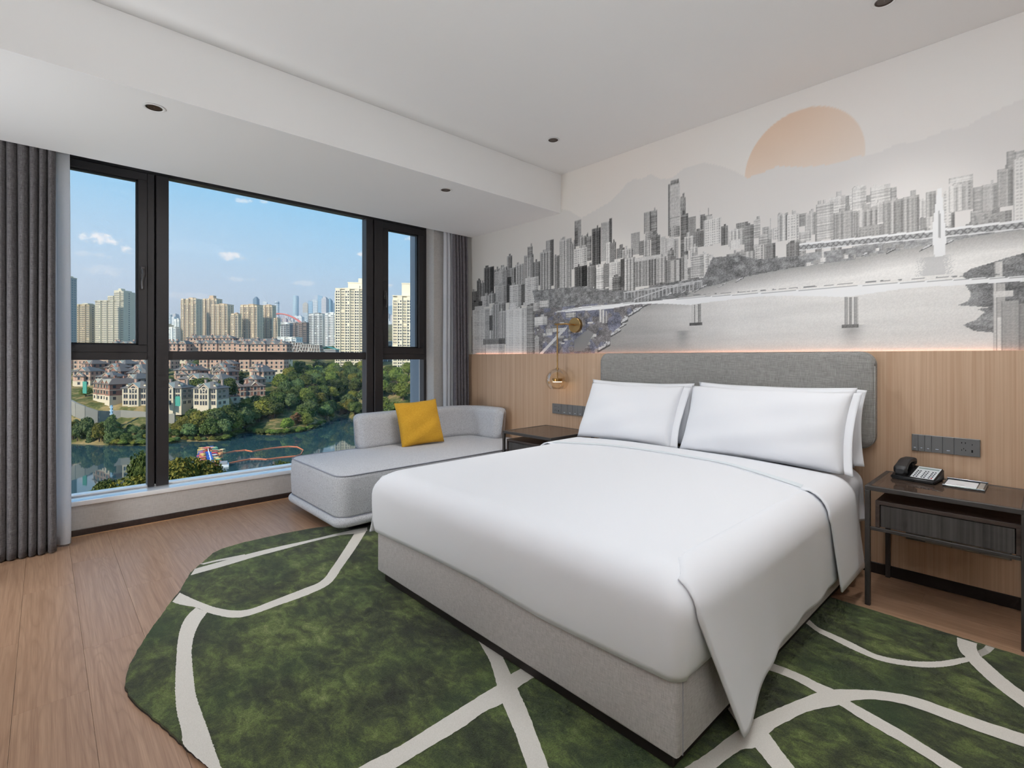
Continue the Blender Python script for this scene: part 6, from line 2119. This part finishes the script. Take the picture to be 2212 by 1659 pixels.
for (u, D, v, w, h_) in ((183, 272, 850, 3, 6.5), (355, 260, 878, 3, 4), (384, 260, 877, 3.4, 5)):
    o = MB().box(-w / 2, w / 2, -.1, .1, 0, h_).box(-w / 2, -w / 2 + .2, -.1, 2, 0, h_)
    q = link('scaffold_net', o.mesh('scaffold_net', NET))
    q.location = at(D, ul(u, D), vz(D, v))
    q.rotation_euler = (0, 0, YAW - .3)
    tag(q, {183: 'green scaffold net on the red brick corner house', 355: 'green net left of the netted villa', 384: 'green net at the right corner of the netted villa'}[u], 'net')
PATH = facade('path_paving', srgb(188, 172, 146))
for nm, lab, pp_ in (('footpath', 'pale footpath curving down the wooded slope', [(735, 470), (748, 440), (762, 420), (790, 410), (830, 405)]), ('lane', 'pale lane in front of the lakeside villas', [(326, 260.6), (372, 260.8), (420, 261), (470, 261)])):
    mb = MB()
    L_, R2 = [], []
    for u, D in pp_:
        L = ul(u, D)
        for s_, lst in ((-1.2, L_), (1.2, R2)):
            lst.append(at(D + s_, L, gz(D + s_, L) + .45))
    n_ = len(pp_)
    mb.add(L_ + R2, [(i, i + 1, n_ + i + 1, n_ + i) for i in range(n_ - 1)])
    solo(nm, mb, PATH, lab, 'path')

# ------------------------------------------------------------------ trees
def leaf_mat(name, c1, c2):
    m, n, b = base_mat(name)
    tc = n.n('TexCoord').outputs['Object']
    rnd = n.n('ObjectInfo').outputs['Random']
    f = n.noise(tc, 1.1, 4, .7)
    f = n.n('MapRange', {0: f, 1: .3, 2: .7}).outputs[0]
    col = n.mix(f, c1, c2)
    col = n.n('HueSaturation', {'Color': col, 'Hue': n.n('MapRange', {0: rnd, 3: .485, 4: .515}).outputs[0], 'Value': n.n('MapRange', {0: rnd, 3: .75, 4: 1.25}).outputs[0]}).outputs[0]
    n.t.links.new(col, b.inputs['Base Color'])
    b.inputs['Roughness'].default_value = .7
    b.inputs['Specular IOR Level'].default_value = .15
    return m


LEAF = {'round': leaf_mat('deep_green_leaves', srgb(50, 66, 30), srgb(104, 112, 52)), 'olive': leaf_mat('olive_leaves', srgb(88, 92, 36), srgb(148, 138, 58)),
        'grey': leaf_mat('grey_green_leaves', srgb(64, 84, 50), srgb(120, 134, 78)), 'brown': leaf_mat('rusty_leaves', srgb(100, 68, 46), srgb(146, 104, 70)), 'bright': leaf_mat('bright_green_leaves', srgb(84, 104, 40), srgb(138, 146, 66))}
BARK = plain('bark', srgb(84, 68, 54), .9)


def crown(seed, kind, shape, nblob=12, nleaf=85, leaf=.05):
    """a crown of unit width and height: leafy cards over lumpy blobs"""
    r = np.random.RandomState(seed)
    mb = MB()
    ico = bmesh.new()
    bmesh.ops.create_icosphere(ico, subdivisions=1, radius=1.0)
    iv = [np.array(v.co) for v in ico.verts]
    ico.verts.index_update()
    iff = [[v.index for v in f.verts] for f in ico.faces]
    ico.free()
    for b in range(nblob):
        if shape == 'slim':
            q = b / (nblob - 1)
            c = np.array([r.normal(0, .10), r.normal(0, .10), .14 + .74 * q])
            rad = .26 * (1 - .65 * q) + .05
            sc_ = np.array([1, 1, .8])
        else:
            a, e = r.uniform(0, 6.28), r.uniform(-.3, 1.2)
            d = r.uniform(.12, .30)
            c = np.array([d * math.cos(a) * math.cos(e), d * math.sin(a) * math.cos(e), .52 + .26 * math.sin(e)])
            if b == 0:
                c = np.array([0, 0, .5])
            rad = r.uniform(.17, .27)
            sc_ = np.array([1, 1, .85])
        mb.add([c + v * rad * .84 * sc_ for v in iv], iff)
        for k in range(nleaf):
            n_ = r.normal(0, 1, 3)
            n_ /= np.linalg.norm(n_)
            if n_[2] < -.55:
                n_[2] *= -1
            p = c + n_ * rad * sc_ * r.uniform(.88, 1.10)
            t_ = np.cross(n_ + r.normal(0, .7, 3), r.normal(0, 1, 3))
            t_ /= np.linalg.norm(t_)
            nn = n_ + r.normal(0, .55, 3)
            b_ = np.cross(nn, t_)
            b_ /= np.linalg.norm(b_)
            s_ = leaf * r.uniform(.5, 1.0)
            mb.add([p - t_ * s_, p - b_ * s_ * .7, p + t_ * s_, p + b_ * s_ * .7], [(0, 1, 2, 3)])
    return mb.mesh('crown', LEAF[kind])


CROWNS = {}
for kd, shp in (('round', 'round'), ('olive', 'round'), ('grey', 'round'), ('bright', 'round'), ('brown', 'slim'), ('slim', 'slim')):
    CROWNS[kd] = [crown(31 * j + len(kd), kd if kd != 'slim' else 'grey', shp, 14 if shp == 'round' else 9, 190) for j in range(2)]
NEAR = [crown(77, 'round', 'round', 24, 300, .032), crown(78, 'olive', 'round', 24, 300, .032), crown(79, 'bright', 'round', 24, 300, .032)]
TRUNK = MB().tube([(0, 0, -.15), (.01, 0, .2), (0, .01, .5)], [.05, .04, .025], 7).mesh('trunk', BARK)
rt_ = random.Random(14)


def tree(kind, D, L, w, h, label, group, z=None, near=None, name='broadleaf_tree'):
    o = link(name, near if near is not None else rt_.choice(CROWNS[kind]))
    o.location = at(D, L, (gz(D, L) - (.17 * h if near is None else 0) if z is None else z))
    o.scale = (w, w, h)
    o.rotation_euler = (0, 0, rt_.uniform(0, 6.28))
    link('trunk', TRUNK, o)
    tag(o, label, 'tree', group)
    return o


def scatter(n, u0, u1, D0, D1, kinds, w0, w1, hr, label, group, mind=.8, t_max=None):
    done = []
    tries = 0
    while len(done) < n and tries < n * 40:
        tries += 1
        u, D = rt_.uniform(u0, u1), rt_.uniform(D0, D1)
        L = ul(u, D)
        if D < np.interp(L / D, SHORE_R, SHORE_D) + 3:
            continue
        w = rt_.uniform(w0, w1)
        if any(math.hypot(L - a, D - b) < (w + c) * .5 * mind for a, b, c in done):
            continue
        if any(math.hypot(L - b, D - a) < c + w * .42 for a, b, c in HOUSES):
            continue
        done.append((L, D, w))
        tree(rt_.choice(kinds), D, L, w, w * rt_.uniform(*hr), label, group)


for u, D, w, kd in ((398, 254, 11, 'olive'), (418, 258, 13, 'round'), (412, 249, 10, 'grey'), (436, 253, 13, 'olive'), (463, 257, 13, 'round'), (456, 250, 12, 'round'), (472, 255, 14, 'grey'), (490, 263, 13, 'round'), (500, 268, 12, 'olive'), (480, 252, 10, 'grey'), (428, 254, 12, 'round'), (384, 250, 8, 'olive')):
    tree(kd, D, ul(u, D), w, w * rt_.uniform(.95, 1.15), 'leafy tree in the lakeside clump right of the mullion', 'lakeside clump trees')
for u, D, w, kd in ((522, 290, 13, 'round'), (541, 286, 14, 'round'), (560, 289, 15, 'olive'), (578, 298, 14, 'round'), (597, 308, 13, 'round'), (556, 301, 14, 'round'), (536, 300, 12, 'bright'), (512, 282, 10, 'grey')):
    tree(kd, D, ul(u, D), w, w * rt_.uniform(.95, 1.1), 'dense tree in the dark grove behind the small meadow', 'grove trees behind the meadow')
scatter(8, 402, 530, 264, 288, ['round', 'olive', 'grey', 'round'], 12, 15, (.95, 1.15), 'leafy tree in the lakeside clump right of the mullion', 'lakeside clump trees')
scatter(26, 505, 690, 290, 335, ['round', 'round', 'olive', 'grey'], 10, 13.5, (.9, 1.1), 'tree in the belt between the meadow and the houses', 'tree belt above the meadow', .8)
scatter(3, 500, 600, 300, 320, ['round', 'round', 'olive', 'bright'], 11, 15, (.9, 1.1), 'dense tree in the dark grove behind the small meadow', 'grove trees behind the meadow')
scatter(36, 560, 812, 318, 385, ['round', 'round', 'bright', 'olive', 'grey'], 10.5, 14, (.85, 1.05), 'tree in the lower edge of the wood above the meadow', 'lower edge of the wood', .8)
scatter(62, 590, 812, 385, 515, ['round', 'round', 'bright', 'olive', 'grey'], 10, 15, (.85, 1.1), 'tree in the dense wood on the slope below the cream tower', 'wood on the slope', .8)
scatter(10, 690, 800, 325, 345, ['round', 'olive', 'brown'], 6, 9, (.9, 1.1), 'small tree near the lakeside terrace', 'trees by the terrace')
scatter(15, 150, 250, 239, 247, ['slim', 'grey', 'olive', 'slim'], 5.5, 8.5, (1.3, 1.9), 'hazy slender tree on the left shore of the lake', 'left shore trees', .5)
scatter(16, 240, 395, 237, 249, ['round', 'grey', 'olive'], 4, 7, (.8, 1.0), 'shrubby tree on the bank below the villas', 'bank shrubs')
scatter(34, 150, 600, 285, 420, ['round', 'grey', 'olive', 'bright'], 5.5, 9, (.9, 1.1), 'tree growing between the houses of the estate', 'trees between the houses')
scatter(24, 822, 930, 312, 480, ['round', 'round', 'bright'], 10, 15, (.85, 1.1), 'tree in the wood seen through the right casement', 'wood in the right casement')
scatter(26, 362, 830, 600, 800, ['round', 'grey'], 12, 20, (.7, .9), 'distant tree at the foot of the towers', 'trees at the foot of the towers')
for u, D, w in ((588, 293, 5), (632, 286, 5.5), (641, 290, 6), (737, 352, 5), (745, 356, 6), (158, 247, 5)):
    tree('brown', D, ul(u, D), w, w * 1.25, 'rusty-leaved tree near the water', 'rusty trees')
for u, D, w, h_ in ((622, 274, 8, 9), (664, 290, 8, 9.5), (513, 276, 6, 6.5)):
    tree('bright', D, ul(u, D), w, h_, 'light green young tree on the small meadow', 'young meadow trees')
rt_ = random.Random(3)
for k in range(64):
    u = 236 + 464 * k / 63
    D = float(np.interp(ul(u, 1), SHORE_R, SHORE_D)) + rt_.uniform(.5, 3.0)
    if u > 330 and u < 470 and k % 2:
        continue
    w = rt_.uniform(3.2, 5.2)
    o = tree(rt_.choice(['bright', 'round', 'grey', 'olive'] if u < 470 else ['bright', 'round']), D, ul(u, D), w, w * .72, 'low bush in the green hedge along the water', 'shoreline hedge', z=LAKE - .3, name='bush')
    o['category'] = 'bush'
near_list = [(392, 108, 13, 17.5, 1), (440, 112, 12, 16, 1), (415, 100, 12, 15, 0), (372, 104, 11, 15, 0), (468, 118, 8, 10.5, 0), (285, 106, 12, 13.5, 1), (250, 100, 11, 11.5, 0), (318, 118, 10, 17.0, 0), (305, 101, 11, 12.5, 1),
             (228, 116, 7, 10.5, 0), (205, 112, 7, 9.0, 0), (165, 98, 8, 9.0, 0), (150, 104, 7, 9, 0), (545, 122, 8, 10.5, 0), (578, 125, 8, 11.5, 0), (612, 128, 8, 12.5, 0), (520, 118, 7, 9.0, 0), (500, 112, 7, 8, 0)]
for u, D, w, h_, k in near_list:
    tree('round', D, ul(u, D), w, h_, 'big leafy tree top close below the window sill', 'trees below the window', z=-37.2, near=NEAR[k])

# ------------------------------------------------------------------ thin afternoon haze over the city
def haze():
    m = bpy.data.materials.new('afternoon_haze')
    m.use_nodes = True
    n = NT(m.node_tree)
    v = n.n('VolumeScatter', {'Color': (.93, .96, 1.0, 1), 'Density': .00017, 'Anisotropy': .25})
    o = n.n('OutputMaterial')
    n.t.links.new(v.outputs[0], o.inputs['Volume'])
    mb = MB()
    A = [at(135, -700), at(135, 260), at(4700, 1500), at(4700, -6500)]
    mb.prism([(p.x, p.y) for p in A], -45, 420)
    q = part('haze', mb, m)
    tag(q, 'thin pale haze in the air over the lake and city', 'haze', kind='stuff')


haze()
